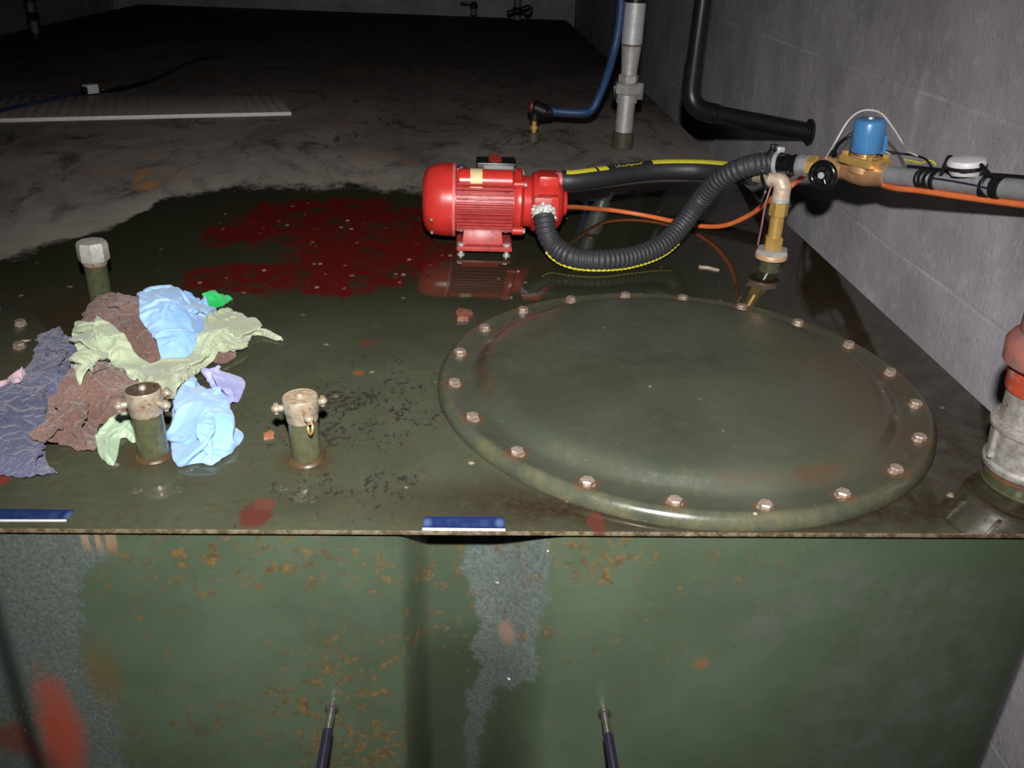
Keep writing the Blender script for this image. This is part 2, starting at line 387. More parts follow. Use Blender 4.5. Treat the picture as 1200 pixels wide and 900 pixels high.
def face_material():
    t = NT('tank_front_paint'); x, y, z = t.xyz()
    nA = t.noise(5, 6, .65); nB = t.noise(24, 6, .72); nC = t.noise(100, 5, .7); nF = t.noise(320, 3, .7)
    k = t.mix(t.step(nA, .3, .7), lin((66, 77, 60)), lin((76, 88, 70)))
    k = t.mix(t.mul(t.step(t.noise(2.3, 5, .6, t.moved((4, 0, 1))), .5, .7), .6), k, lin((53, 61, 48)))
    k = t.mix(t.mul(t.step(x, -.02, .42), .5), k, lin((56, 66, 50)))
    # worn grey patches on the right
    rgt = t.mul(t.mx(t.ell(x, z, .26, -.30, .13, .2, nA, 1.6, .3), t.mx(t.ell(x, z, .07, -.13, .035, .13, nB, 1.2, .4, -.75), t.ell(x, z, .18, -.09, .2, .035, nB, 1.6, .5))), t.step(nB, .34, .7))
    k = t.mix(t.mul(rgt, .6), k, t.mix(t.step(nF, .6, .75), lin((84, 88, 84)), lin((120, 124, 120))))
    # grey bare stripe down the rib
    xc = t.curve(z, [(-.45, -.295), (-.33, -.285), (-.26, -.262), (-.18, -.258), (-.1, -.262), (0, -.258)])
    ww = t.curve(z, [(-.45, .008), (-.35, .018), (-.28, .022), (-.22, .040), (-.18, .036), (-.1, .048), (0, .046)])
    d = t.math('SUBTRACT', t.math('ABSOLUTE', t.math('SUBTRACT', x, xc)), ww)
    d = t.math('ADD', d, t.math('MULTIPLY', t.math('SUBTRACT', nB, .5), .062))
    stripe = t.step(d, .005, -.005)
    # grey bare sheet at the far left
    xl = t.curve(z, [(-.5, -.73), (-.3, -.735), (-.15, -.76), (-.08, -.75), (-.03, -.70), (0, -.69)])
    lft = t.step(t.math('ADD', t.math('SUBTRACT', x, xl), t.math('MULTIPLY', t.math('SUBTRACT', nB, .5), .15)), .014, -.014)
    bare = t.mx(stripe, lft)
    g = t.mix(t.step(t.noise(190, 4, .75), .3, .75), lin((66, 74, 70)), lin((95, 103, 98)))
    g = t.mix(t.mul(t.step(nF, .66, .74), .6), g, lin((180, 185, 182)))
    k = t.mix(t.mul(bare, .92), k, g)
    # white scuffs
    wh = t.mul(bare, t.step(t.noise(34, 5, .72, t.moved((7, 0, 2))), .68, .71))
    k = t.mix(t.mul(wh, .9), k, lin((225, 228, 225)))
    # rust blooms
    cl = t.noise(4.5, 3, .6, t.moved((2, 0, 5)))
    rn = t.math('ADD', t.noise(58, 6, .74), t.math('MULTIPLY', cl, .30))
    zone = t.mul(t.step(x, .2, -.05), t.step(x, -.78, -.66))
    hot = t.mx(t.mx(t.ell(x, z, -.47, -.23, .11, .08, nA, 1.2, .6), t.ell(x, z, -.44, -.34, .07, .05, nA, 1, .6)), t.mx(t.ell(x, z, -.51, -.05, .16, .05, nA, 1, .6), t.ell(x, z, -.16, -.05, .05, .03, nA, 1, .6)))
    rn = t.math('ADD', rn, t.mul(hot, .085))
    rust = t.mul(t.step(rn, .715, .81), t.mixf(zone, .25, 1.0))
    k = t.mix(t.mul(rust, .85), k, t.mix(t.step(nC, .4, .62), lin((68, 56, 33)), lin((104, 80, 40))))
    fre = t.step(t.noise(150, 3, .6), .72, .76)
    k = t.mix(t.mul(fre, .5), k, lin((58, 54, 38)))
    for (px, py, rx, rz, c, am) in ((72, 862, .024, .085, (150, 62, 42), .85), (15, 895, .05, .03, (100, 52, 42), .8), (822, 778, .008, .009, (120, 82, 50), .6), (595, 765, .010, .016, (128, 100, 86), .7),
                                    (120, 790, .02, .05, (92, 74, 42), .5)):
        P = at(px, py, FACE_Y, 1)
        k = t.mix(t.mul(t.ell(x, z, P.x, P.z, rx, rz, nB, 1.3, .55), am), k, lin(c))
    drip = t.mul(t.step(t.noise(1, 3, .5, t.moved((0, 0, 0), (55, 1, 4))), .55, .64), t.mul(t.step(z, -.045, -.02), t.step(x, -.66, -.72)))
    k = t.mix(t.mul(drip, .7), k, lin((150, 122, 96)))
    r = t.mixf(bare, t.math('MULTIPLY_ADD', nB, .25, .2), .6); r = t.mixf(rust, r, .7)
    t.bump(t.math('ADD', t.math('MULTIPLY', nB, .35), t.math('MULTIPLY', t.mul(bare, nC), .4)), .3, .003)
    return t.out(k, r, None, .45)
M['lid'] = lid_material(); M['face'] = face_material()

TANK = thing('steel_oil_tank', 'large dark green steel oil tank with wet oily top and scuffed front, filling the room', 'tank', (0, 0, FLOOR_Z))
# materials above use metres with the tank top at z = 0: keep the part origins there
def tank_part(name, mb, mat, **kw):
    o = bpy.data.objects.new(name, mb.mesh(name, V((0, 0, 0)), kw.get('ang', 38))); col.objects.link(o); o.parent = TANK
    o.location = (0, 0, -FLOOR_Z); o.data.materials.append(mat); BASE[o] = V((0, 0, 0))
    if kw.get('label'): o['label'] = kw['label']
    return o
tank_part('top_plate', MB().box(((TX0+TX1)/2, (TY0+TY1)/2, -.00275), (TX1-TX0, TY1-TY0, .0055), bev=.0014), M['lid'])

def sm(a, b, v):
    t = min(1, max(0, (v-a)/(b-a))); return t*t*(3-2*t)
def face_depth(x, z):
    deep = .046 + .26*max(0, -z-.2)
    g = deep*sm(-.388, -.352, x)*(1-sm(-.285, -.195, x))
    g2 = .040*(1-sm(-.890, -.832, x))
    return g+g2
xs = list(np.arange(-2.74, -.95, .06)) + list(np.arange(-.95, -.12, .005)) + list(np.arange(-.12, .36, .03))
zs = [-.0056] + list(np.arange(-.03, FLOOR_Z+.06, -.03)) + [FLOOR_Z]
prof = [(x, None) for x in xs]
cx, cyy, rr = .365, FACE_Y+.05, .05
fv = []; ff = []
for z in zs:
    row = [(x, FACE_Y+face_depth(x, z)) for x in xs]
    row += [(cx+rr*math.sin(a), cyy-rr*math.cos(a)) for a in np.linspace(0, PI/2, 10)]
    row += [(cx+rr, y) for y in (0, .6, 2, 4, TY1-.06)] + [(cx+rr-.04, TY1-.02), (-2.74, TY1-.02), (-2.76, TY1-.06), (-2.76, 0), (-2.76, FACE_Y+.04)]
    fv += [(a, b, z) for a, b in row]; nr = len(row)
for i in range(len(zs)-1):
    for j in range(nr):
        j2 = (j+1) % nr; ff.append((i*nr+j, (i+1)*nr+j, (i+1)*nr+j2, i*nr+j2))
tank_part('shell', MB().add(fv, ff), M['face'], ang=60)
for px, py, lab in ((389, 829, 'left of the two thin steel rods on the tank front'), (708, 835, 'right of the two thin steel rods on the tank front')):
    P = at(px, py, FACE_Y, 1); P.y = FACE_Y+face_depth(P.x, P.z)
    o = tank_part('rod', MB().cyl(P+V((0, .004, 0)), P+V((0, -.30, 0)), .0052, 16, ch=.001), M['rod'], label=lab)
    part('collar', MB().lathe([(.0053, 0), (.0085, .001), (.0085, .0035), (.0053, .0045)], P, (0, -1, 0), 18), M['rod'], o)
    part('sleeve', MB().lathe([(.0053, 0), (.0062, .001), (.0062, .262), (.0053, .263)], P+V((0, -.036, 0)), (0, -1, 0), 18), M['rod_sleeve'], o, 'dark violet sleeve')

# ------------------------------------------------------------------ manhole covers
def cover_material():
    t = NT('manhole_paint'); x, y, z = t.xyz()
    nA = t.noise(6, 6, .65); nB = t.noise(30, 6, .72); nC = t.noise(110, 5, .7)
    k = t.mix(t.step(nA, .3, .7), lin((60, 65, 53)), lin((74, 77, 65)))
    k = t.mix(t.mul(t.step(nB, .52, .75), .4), k, lin((86, 84, 64)))
    rad = t.math('SQRT', t.math('ADD', t.math('POWER', x, 2), t.math('POWER', y, 2)))
    rim = t.step(rad, .325, .35)
    k = t.mix(t.mul(rim, t.mul(t.step(nB, .38, .66), .45)), k, lin((98, 92, 64)))
    ring = t.step(t.math('ABSOLUTE', t.math('SUBTRACT', rad, .291)), .022, .0)
    k = t.mix(t.mul(ring, t.mul(t.step(t.noise(9, 5, .7), .46, .66), .75)), k, lin((76, 56, 42)))
    k = t.mix(t.mul(t.mul(t.step(x, .02, .34), t.step(nA, .32, .6)), .7), k, lin((66, 50, 34)))
    k = t.mix(t.mul(t.step(t.noise(70, 5, .75, t.moved((3, 0, 0), (.5, 1.6, 1), (0, 0, .5))), .68, .74), .6), k, lin((134, 134, 120)))
    th = PI*2/20
    ang = t.math('ARCTAN2', y, x)
    seg = t.math('SUBTRACT', t.math('FRACT', t.math('DIVIDE', t.math('ADD', ang, 2.11129+40*th+th/2), th)), .5)
    dt = t.math('MULTIPLY', seg, th*.33); dr = t.math('SUBTRACT', rad, .33)
    db = t.math('SQRT', t.math('ADD', t.math('POWER', dt, 2), t.math('POWER', dr, 2)))
    db = t.math('ADD', db, t.math('MULTIPLY', t.math('SUBTRACT', nB, .5), .028))
    k = t.mix(t.mul(t.step(db, .019, .010), .65), k, lin((98, 66, 46)))
    sp = t.mul(t.step(t.voro(24), .085, .045), t.step(nB, .48, .58))
    k = t.mix(t.mul(sp, .9), k, lin((176, 166, 145)))
    t.bump(t.math('ADD', t.math('MULTIPLY', nA, .6), t.math('MULTIPLY', nC, .05)), .22, .004)
    return t.out(k, t.mixf(t.step(nB, .4, .75), .24, .42), None, .45)
M['cover'] = cover_material()

def hexbolt_mesh():
    m = MB(); m.lathe([(0, 0), (.0098, 0), (.0098, .0012), (.0, .0012)], (0, 0, 0), (0, 0, 1), 20)
    m.lathe([(0, .001), (.0088, .001), (.0088, .0068), (.0078, .0080), (0, .0080)], (0, 0, 0), (0, 0, 1), 6)
    return m.mesh('bolt', V((0, 0, 0)), 30)
BOLT = hexbolt_mesh(); BOLT.materials.append(M['bolt'])
def manhole(label, base, prof, rb, zb, n, ph):
    t = thing('manhole_cover', label, 'manhole cover', base)
    part('cover_plate', MB().lathe(prof, base, (0, 0, 1), 160), M['cover'], t, ang=60)
    for k in range(n):
        a = ph+k*2*PI/n
        o = bpy.data.objects.new('bolt', BOLT); col.objects.link(o); o.parent = t
        o.location = (rb*math.cos(a), rb*math.sin(a), zb); o.rotation_euler = (0, 0, a+random.uniform(-.5, .5))
    return t
LIPS = [(.352, .0005), (.3535, .004), (.3525, .011), (.349, .017), (.344, .0205), (.339, .0205), (.333, .0188), (.326, .0178), (.31, .0175), (.303, .0182),
        (.298, .0215), (.290, .0300), (.284, .0340), (.276, .0362), (.262, .0375), (.20, .0385), (.1, .039), (0, .0392)]
MHC = manhole('big round green manhole cover ringed with twenty hex bolts, to the right on the tank', (0, 0, 0), LIPS, .33, .0176, 20, -2.11129)
B0 = V((-1.185, .06, 0))
manhole('small bolted green cover half out of the photo, at the left edge behind the rags', B0, [(.235, .0005), (.236, .004), (.232, .007), (.1, .008), (0, .0082)], .205, .0075, 14, .62)

# ------------------------------------------------------------------ capped pipe stubs
def ring_shape(m, c, axis, R, r): m.torus(c, axis, R, r, 18, 8)
def camlock(label, base, lean, lugs, top_mat, h=.087, ringlug=None):
    t = thing('capped_filler_pipe', label, 'pipe', base, 'short capped filler pipes near the front edge of the tank')
    ax = V((lean[0], lean[1], 1)).normalized(); b = V(base); P = lambda z: b+ax*z
    part('pipe', MB().lathe([(0, 0), (.0178, 0), (.0178, h*.64), (.017, h*.66), (.0, h*.66)], b, ax, 32), M['olive'], t)
    part('weld_ring', MB().lathe([(.017, .0), (.0228, .0003), (.0215, .0026), (.0182, .0048), (.017, .005)], b, ax, 32), worn('rusty_weld', (92, 70, 44), (60, 44, 28), .4, 0, 150, .9, .6), t, 'rusty weld bead')
    cap = part('cap', MB().lathe([(.0170, h*.64), (.0188, h*.65), (.0196, h*.71), (.0196, h*.76), (.0212, h*.79), (.0212, h*.985), (.0206, h), (.0197, h), (.0195, h*.99), (0, h*.99)], b, ax, 36), M['nickel'], t, 'nickel coloured cap')
    part('cap_disc', MB().lathe([(.0196, h*.988), (.0196, h*.995), (.0, h*1.0)], b, ax, 32), top_mat, cap)
    part('screw', MB().lathe([(.0048, h*.99), (.0048, h*1.02), (.0035, h*1.045), (0, h*1.045)], b, ax, 14), M['nickel'], cap)
    for i, a in enumerate(lugs):
        d = V((math.cos(a), math.sin(a), 0)); c = P(h*.82)
        m = MB(); m.cyl(c+d*.018, c+d*.028, .0042, 12, ch=.0008); m.ball(c+d*.0295, .0062, 12, 8, (1, 1, .8))
        m.cyl(c+d*.0295-V((0, 0, .007)), c+d*.0295+V((0, 0, .0062)), .0028, 10)
        l = part('lug', m, M['nickel'], cap)
        if ringlug == i:
            r = MB(); ring_shape(r, c+d*.032-V((0, 0, .011)), V((d.y, -d.x, .2)), .008, .0011); part('pull_ring', r, M['brass'], cap)
    return t
D = math.radians
camlock('short capped filler pipe with a dark lid between the brown and the blue rags', at(181, 534, 0), (-.02, .02), [D(207), D(340), D(48)], M['cap_top'], .092)
camlock('short capped filler pipe with a rusty lid standing alone between rags and manhole', at(360, 538, 0), (-.035, .0), [D(184), D(40), D(297)], M['cap_top_rust'], .088, 2)
bb = at(120, 357, 0)
t = thing('capped_vent_pipe', 'olive pipe stub with a pale hexagonal cap behind the rag pile', 'pipe', bb)
part('pipe', MB().cyl(bb, bb+V((0, 0, .078)), .0185, 28), M['olive'], t)
part('thread', MB().lathe([(.0186, .072), (.0198, .074), (.0198, .079), (.0186, .082)], bb, (0, 0, 1), 28), M['nickel'], t)
part('hex_cap', MB().lathe([(0, .08), (.0235, .08), (.0246, .083), (.0246, .106), (.0225, .112), (.008, .113), (0, .113)], bb, (0, 0, 1), 8, hint=(.9, .25, 0)), M['zinc_cap'], t, 'pale galvanised cap', ang=25)

# ------------------------------------------------------------------ red pipe fitting at the right edge
rb = at(1207, 566, 0)
ZS = V((-.09, .01, 1)).normalized()
part('socket', MB().lathe([(0, 0), (.058, 0), (.058, .003), (.055, .006), (.055, .018), (.05, .020), (0, .020)], rb, ZS, 40), M['olive'], t, 'olive welded socket')
part('rust_ring', MB().lathe([(.05, .018), (.0545, .019), (.0545, .027), (.05, .028)], rb, ZS, 40), worn('rust_ring', (128, 82, 54), (92, 60, 40), .55, 0, 90, .8, .3), t, 'rusty thread')
ca = part('coupling', MB().lathe([(.045, .026), (.058, .026), (.0595, .029), (.0595, .034), (.0560, .037), (.0560, .079), (.0590, .082), (.0590, .087), (.055, .090), (.042, .090)], rb, ZS, 44), M['steel_worn'], t, 'worn silver coupling')
for a in (D(178), D(232), D(300), D(20)):
    d = V((math.cos(a), math.sin(a), 0)); part('rib', MB().box(rb+d*.0570+ZS*.058, (.006, .005, .042), (d, V((-d.y, d.x, 0)), V((0, 0, 1))), .001), M['steel_worn'], ca)
part('neck', MB().lathe([(.043, .088), (.0500, .091), (.0490, .104), (.0475, .135), (.047, .162)], rb, ZS, 40), M['steel_worn'], t)
part('collar', MB().lathe([(.046, .130), (.0510, .132), (.0510, .157), (.046, .160)], rb, ZS, 40), M['red_pipe'], t, 'orange red collar')
part('flange', MB().lathe([(.046, .160), (.055, .163), (.060, .168), (.060, .190), (.055, .198), (.048, .204), (.045, .25), (0, .25)], rb, ZS, 40), M['pink_pipe'], t, 'faded red flange')

# ------------------------------------------------------------------ helpers for measured places
def depth(P): return (V(P)-CAM).dot(fwd)
def mpp(P): return depth(P)/F_PX                                   # metres per photo pixel at P
def proj(P):
    d = V(P)-CAM; z = d.dot(fwd); return 600+F_PX*d.dot(RIGHT)/z, 450-F_PX*d.dot(UP)/z
def z_of(base, py):
    lo, hi = -.2, 2.5
    for _ in range(50):
        mid = (lo+hi)/2
        if proj((base.x, base.y, mid))[1] > py: lo = mid
        else: hi = mid
    return lo
X1, Y1, Z1 = V((1, 0, 0)), V((0, 1, 0)), V((0, 0, 1))

# ------------------------------------------------------------------ pump
PY = .645; PZ = .100
def pxx(px, y=PY): return at(px, 244, y, 1).x
base = V((pxx(568), PY, 0))
PUMP = thing('transfer_pump', 'red electric transfer pump standing on the wet tank, hoses on its right end', 'pump', base)
xa, xb, xc_, xd, xe = pxx(495.5), pxx(534), pxx(601), pxx(627), pxx(657)
AX = V((xa, PY, PZ)); L1 = xb-xa
o = part('fan_cover', MB().lathe([(0, 0), (.040, 0), (.055, .004), (.066, .013), (.0715, .027), (.0735, .042), (.0735, L1), (.069, L1+.001), (0, L1+.001)], AX, X1, 48), M['red'], PUMP, 'bright red fan cover')
for k in range(5):
    a = D(200+k*35); part('screw', MB().ball(AX+V((.020, math.cos(a)*.0700, math.sin(a)*.0700)), .004, 10, 6), M['bolt'], o)
part('trim_band', MB().lathe([(.0737, L1-.006), (.0746, L1-.006), (.0746, L1-.001), (.0737, L1-.001)], AX, X1, 48, closed=True), M['red_pale'], o, 'pale worn rim')
LB = xc_-xb; m = MB().lathe([(0, 0), (.0545, 0), (.0545, LB), (0, LB)], (xb, PY, PZ), X1, 44)
for k in range(40):                                                # cooling fins
    a = 2*PI*k/40; d = V((0, math.cos(a), math.sin(a)))
    if abs(math.degrees(math.atan2(d.y, -d.z))) < 22: continue
    flat = min(1.0, .060/max(abs(d.y), abs(d.z)))                  # slightly squared body
    r1 = .0635
    m.box(V(((xb+xc_)/2, PY, PZ))+d*((.050+r1)/2), (LB-.004, r1-.050, .0032), (X1, d, X1.cross(d)), .0008)
part('motor_body', m, M['red_body'], PUMP, 'finned motor body')
# end bell, lantern and pump head
m = MB().lathe([(0, 0), (.0655, 0), (.067, .002), (.067, .013), (.062, .017), (.052, .020), (.050, xd-xc_), (0, xd-xc_)], (xc_, PY, PZ), X1, 44)
for a in (45, 135, 225, 315):
    d = V((0, math.cos(D(a)), math.sin(D(a)))); m.cyl(V((xc_-.003, PY, PZ))+d*.067, V((xc_+.019, PY, PZ))+d*.067, .0085, 16, ch=.001)
eb = part('end_bell', m, M['red'], PUMP)
for a in (45, 135, 225, 315):
    d = V((0, math.cos(D(a)), math.sin(D(a)))); part('bolt', MB().hexa(V((xc_+.018, PY, PZ))+d*.067, V((xc_+.024, PY, PZ))+d*.067, .0055), M['steel_worn'], eb)
LH = xe-xd
m = MB().lathe([(0, -.012), (.052, -.012), (.060, -.006), (.060, LH*.55), (.056, LH*.8), (.044, LH), (.028, LH+.004), (.026, LH+.010), (0, LH+.010)], (xd, PY, PZ), X1, 44)
m.box((xd+LH*.42, PY-.01, PZ+.048), (LH*.8, .062, .030), bev=.006)
m.box((xd+LH*.38, PY-.045, PZ+.004), (.046, .050, .052), bev=.006)
hd = part('pump_head', m, M['red'], PUMP)
for k in range(6):
    a = D(20+60*k); part('bolt', MB().hexa(V((xd+LH*.55, PY+.051*math.cos(a), PZ+.051*math.sin(a))), V((xd+LH*.55+.010, PY+.051*math.cos(a), PZ+.051*math.sin(a))), .0058), M['bolt'], hd)
PORT = V((xe-.006, PY-.006, PZ+.047))
part('outlet_port', MB().lathe([(0, -.012), (.0165, -.012), (.0165, .004), (.0185, .006), (.0185, .014), (.016, .016), (0, .016)], PORT, X1, 24), M['red_pale'], hd, 'worn pink outlet port')
# suction spigot with its wad of thread tape
SP = at(637, 247, PY-.066, 1)
part('inlet_boss', MB().cyl(SP+V((0, .04, .0)), SP+V((0, -.002, 0)), .0235, 24, ch=.002).box(SP+V((-.002, .0, .0225)), (.036, .022, .012), bev=.003), M['red_pale'], hd, 'worn pink inlet boss')
m = MB(); rnd = random.Random(3); sd = V((0, -.75, -.66)).normalized()
m.lathe([(0, -.006), (.019, -.004), (.0225, .002), (.0235, .008), (.021, .015), (.018, .018), (0, .018)], SP, sd, 22)
x_, y_, z_ = frame(sd)
for k in range(34):
    a = rnd.uniform(0, 2*PI); h = rnd.uniform(-.002, .015); d = x_*math.cos(a)+y_*math.sin(a)
    m.ball(SP+sd*h+d*rnd.uniform(.0205, .0245), rnd.uniform(.0022, .0045), 8, 6, (rnd.uniform(.7, 1.3), rnd.uniform(.7, 1.3), rnd.uniform(.6, 1.2)))
part('thread_tape', m, M['white_tape'], hd, 'ragged white thread tape')
# foot
m = MB().box((pxx(568), PY-.006, .0165), (pxx(600)-pxx(536), .112, .009), bev=.0015)
m.box((pxx(566), PY-.004, .034), (pxx(590)-pxx(542), .078, .030), taper=(.92, .8), bev=.002)
ft = part('foot', m, M['red_body'], PUMP)
for sx in (541, 594):
    for dy in (-.052, .04):
        p = V((pxx(sx), PY+dy, 0)); m = MB(); m.cyl(p+V((0, 0, .0)), p+V((0, 0, .026)), .0042, 12); m.hexa(p+V((0, 0, .0205)), p+V((0, 0, .0265)), .0078); m.cyl(p, p+V((0, 0, .004)), .0075, 14)
        part('foot_bolt', m, M['steel'], ft, 'silver foot bolt')
# capacitor, tape, switch box
cy_ = PY-.018; cz = at(568, 212, cy_, 1).z; x0, x1 = at(537, 212, cy_, 1).x, at(601, 212, cy_, 1).x
cp = part('capacitor_cover', MB().lathe([(0, 0), (.020, 0), (.0235, .003), (.0235, x1-x0-.002), (.021, x1-x0), (0, x1-x0)], (x0, cy_, cz), X1, 32).box(((x0+x1)/2, cy_+.004, cz-.020), (x1-x0-.01, .036, .022), bev=.002), M['red'], PUMP, 'bright red capacitor cover')
tx0, tx1 = at(551, 212, cy_, 1).x, at(565, 212, cy_, 1).x
part('tape', MB().lathe([(.0236, 0), (.0241, 0), (.0241, tx1-tx0), (.0236, tx1-tx0)], (tx0, cy_, cz), X1, 32), M['cream'], cp, 'cream adhesive tape')
bc = at(581, 203, PY+.034, 1)
sb = part('switch_box', MB().box(bc, (.082, .060, .056), bev=.005), M['black'], PUMP, 'black switch box')
part('face_plate', MB().box(bc+V((.004, -.0315, .012)), (.060, .003, .022), bev=.001), M['grey_knob'], sb, 'grey plate')
kn = at(580, 190, PY+.024, 1)
part('switch_knob', MB().lathe([(0, -.010), (.0125, -.010), (.0145, -.004), (.0145, .008), (.012, .0125), (0, .0135)], kn, (0, -.5, .86), 22), worn('dark_red_knob', (120, 42, 34), (90, 30, 26), .3, 0, 80, .5), sb, 'dark red knob')
gl = at(541, 197, PY+.02, 1)
part('cable_gland', MB().lathe([(0, -.016), (.009, -.016), (.009, -.004), (.0075, -.002), (.007, .006), (0, .008)], gl, (-.5, 0, .86), 16), worn('blue_gland', (46, 52, 92), (34, 38, 70), .4), PUMP, 'dark blue cable gland')
part('gland_neck', MB().cyl(gl+V((.006, 0, -.012)), gl+V((.02, 0, -.05)), .008, 14), M['black'], PUMP)

# ------------------------------------------------------------------ hoses
def zpts(L): return [at(a, b, z) for a, b, z in L]
h1 = [SP+sd*.010] + zpts([(641, 274, .062), (652, 291, .037), (672, 302, .0265), (704, 305, .0245), (740, 301, .0245), (774, 288, .036), (799, 264, .066), (820, 236, .113), (843, 211, .168), (872, 196, .202)])
HC = at(904, 190, .213)
h1.append(HC)
pth = resample(catmull(h1), .0016)
def ribs(L, t): return .0205 + .0011*math.sin(2*PI*L/.0098) + (.0008 if t < .03 else 0)
H1 = solo('suction_hose', MB().tube(pth, ribs, 22), M['rubber'], 'thick ribbed black hose curving from pump across wet tank up to the valve', 'hose', pth[0])
T, fr = rmf(pth); sp = []
for i, p in enumerate(pth):
    d = V((.10, -.62, -.78)); d = (d-T[i]*d.dot(T[i])).normalized()
    if .10 < i/len(pth) < .56: sp.append(p+d*.0212)
part('stripe', MB().tube(sp, lambda L, t: .0020+.0006*math.sin(2*PI*L/.0098), 8), M['yellow'], H1, 'thin yellow stripe')

h2 = [PORT+V((.004, 0, 0)), PORT+V((.030, -.0, .001))] + zpts([(700, 208, .152), (760, 200, .158), (815, 199, .163)]) 
EL = at(909, 210, .182)                                            # elbow on the brass riser
BP = at(901, 316, 0)
h2 += [at(862, 203, .172), at(884, 209, .176)]
p2 = resample(catmull(h2), .003)
H2 = solo('delivery_hose', MB().tube(p2, lambda L, t: .0208-.004*sm(.86, .97, t), 22), M['rubber_smooth'], 'smooth black hose with broad yellow stripes behind the ribbed hose', 'hose', p2[0])
T2, _ = rmf(p2); N2 = len(p2)
def surf2(t, ang, r):
    i = min(N2-1, max(0, int(t*(N2-1)))); i2 = min(N2-1, i+1); f = t*(N2-1)-i
    p = p2[i].lerp(p2[i2], f); tt = T2[i]
    c = (CAM-p); c.z *= 0; c = (c-tt*c.dot(tt)).normalized(); u = tt.cross(c); u = u if u.z > 0 else -u
    return p + (c*math.cos(ang)+u*math.sin(ang))*r
def band(t0, t1, a0, a1, r):
    m = MB(); n = 60; q = 6; vs = [surf2(t0+(t1-t0)*i/n, a0+(a1-a0)*j/q, r) for i in range(n+1) for j in range(q+1)]
    vs += [surf2(t0+(t1-t0)*i/n, a0+(a1-a0)*j/q, r-.0008) for i in range(n+1) for j in range(q+1)]
    K = (n+1)*(q+1); fs = []
    for i in range(n):
        for j in range(q):
            a = i*(q+1)+j; fs.append((a, a+1, a+q+2, a+q+1)); fs.append((K+a, K+a+q+1, K+a+q+2, K+a+1))
        a = i*(q+1); fs.append((a, a+q+1, K+a+q+1, K+a)); a += q; fs.append((a, K+a, K+a+q+1, a+q+1))
    fs += [tuple(x) for j in range(q) for x in ((j, K+j, K+j+1, j+1), (n*(q+1)+j, n*(q+1)+j+1, K+n*(q+1)+j+1, K+n*(q+1)+j))]
    return m.add(vs, fs)
def t_at(px):
    return min(range(N2), key=lambda i: abs(proj(p2[i])[0]-px))/(N2-1)
A0, A1 = D(52), D(92)
for a, b in ((.02, t_at(696)), (t_at(699), t_at(710)), (t_at(762), t_at(880))):
    part('stripe', band(a, b, A0, A1, .0213), M['yellow'], H2, 'broad yellow stripe')
# small yellow print on the hose
cu = bpy.data.curves.new('print', 'FONT'); cu.body = "'Aulipul'"; cu.size = 1; cu.shear = .25
to = bpy.data.objects.new('print', cu); col.objects.link(to); bpy.context.view_layer.update()
tm = to.evaluated_get(bpy.context.evaluated_depsgraph_get()).to_mesh()
tv = [v.co.copy() for v in tm.vertices]; tf = [tuple(p.vertices) for p in tm.polygons]; to.to_mesh_clear(); bpy.data.objects.remove(to)
xm0, xm1 = min(v.x for v in tv), max(v.x for v in tv); tq0, tq1 = t_at(718), t_at(752)
m = MB().add([surf2(tq0+(tq1-tq0)*(v.x-xm0)/(xm1-xm0), D(58)+D(26)*v.y, .0214) for v in tv], tf)
part('lettering', m, M['yellow'], H2, 'small yellow lettering')

# ------------------------------------------------------------------ brass riser
t = thing('brass_riser', 'upright brass riser with a pale elbow, standing behind the manhole near the wall', 'pipe fitting', BP)
zt = z_of(BP, 224); lean = V((-.012, .0, 1)).normalized()
R_ = lambda z: BP+lean*z
part('socket', MB().lathe([(0, 0), (.0235, 0), (.0235, .002), (.021, .004), (.021, .026), (0, .026)], BP, lean, 32), M['olive'], t, 'olive welded socket')
part('washer', MB().lathe([(0, .026), (.0320, .026), (.0320, .034), (.0305, .036), (0, .036)], BP, lean, 36), worn('tan_washer', (205, 170, 130), (160, 120, 85), .45, .1, 70), t, 'tan sealing washer')
part('flange', MB().lathe([(0, .036), (.0340, .036), (.0340, .043), (.032, .0445), (.016, .0455), (0, .0455)], BP, lean, 6, hint=(.3, .9, 0)), M['steel'], t, 'silver hexagon flange', ang=25)
part('nut', MB().hexa(R_(.0455), R_(.070), .0185, .0015, (.8, .3, 0)), M['brass'], t, ang=25)
part('nipple', MB().cyl(R_(.068), R_(.118), .0138, 24), M['brass'], t)
part('nut', MB().hexa(R_(.112), R_(.140), .0182, .0015, (.5, .6, 0)), M['brass'], t, ang=25)
zc = .140
part('ring', MB().cyl(R_(zc), R_(zc+.008), .0182, 28, ch=.001), M['steel'], t, 'silver ring')
top = R_(zc+.040); hx = at(884, 209, .176); side = (hx-top); side.z = 0; side.normalize()
el = resample(catmull([R_(zc+.006), R_(zc+.026), top+side*.006+V((0, 0, .000)), top+side*.030]), .003)
part('elbow', MB().tube(el, lambda L, q: .0175-.0035*q, 24).ball(R_(zc+.030)-side*.001, .0168, 18, 12), worn('pale_bronze', (220, 200, 178), (176, 150, 124), .45, .2, 60, .7, .15), t, 'pale bronze elbow')
m = MB(); q0 = top+side*.026; ln = max(.02, (hx-q0).length+.004); m.hexa(q0, q0+side*.012, .0165)
for k in range(4): m.cyl(q0+side*(.011+k*.006), q0+side*(.016+k*.006), .0135-.0008*k, 20, r2=.0115)
part('hose_tail', m, M['nickel'], t)
wl = resample(catmull([at(905, 214, BP.y-.03, 1), at(897, 240, BP.y-.035, 1), at(892, 268, BP.y-.035, 1), at(888, 287, BP.y-.034, 1)]), .003)
part('capillary', MB().tube(wl, .0017, 8), M['wire_red'], t, 'thin reddish capillary wire')

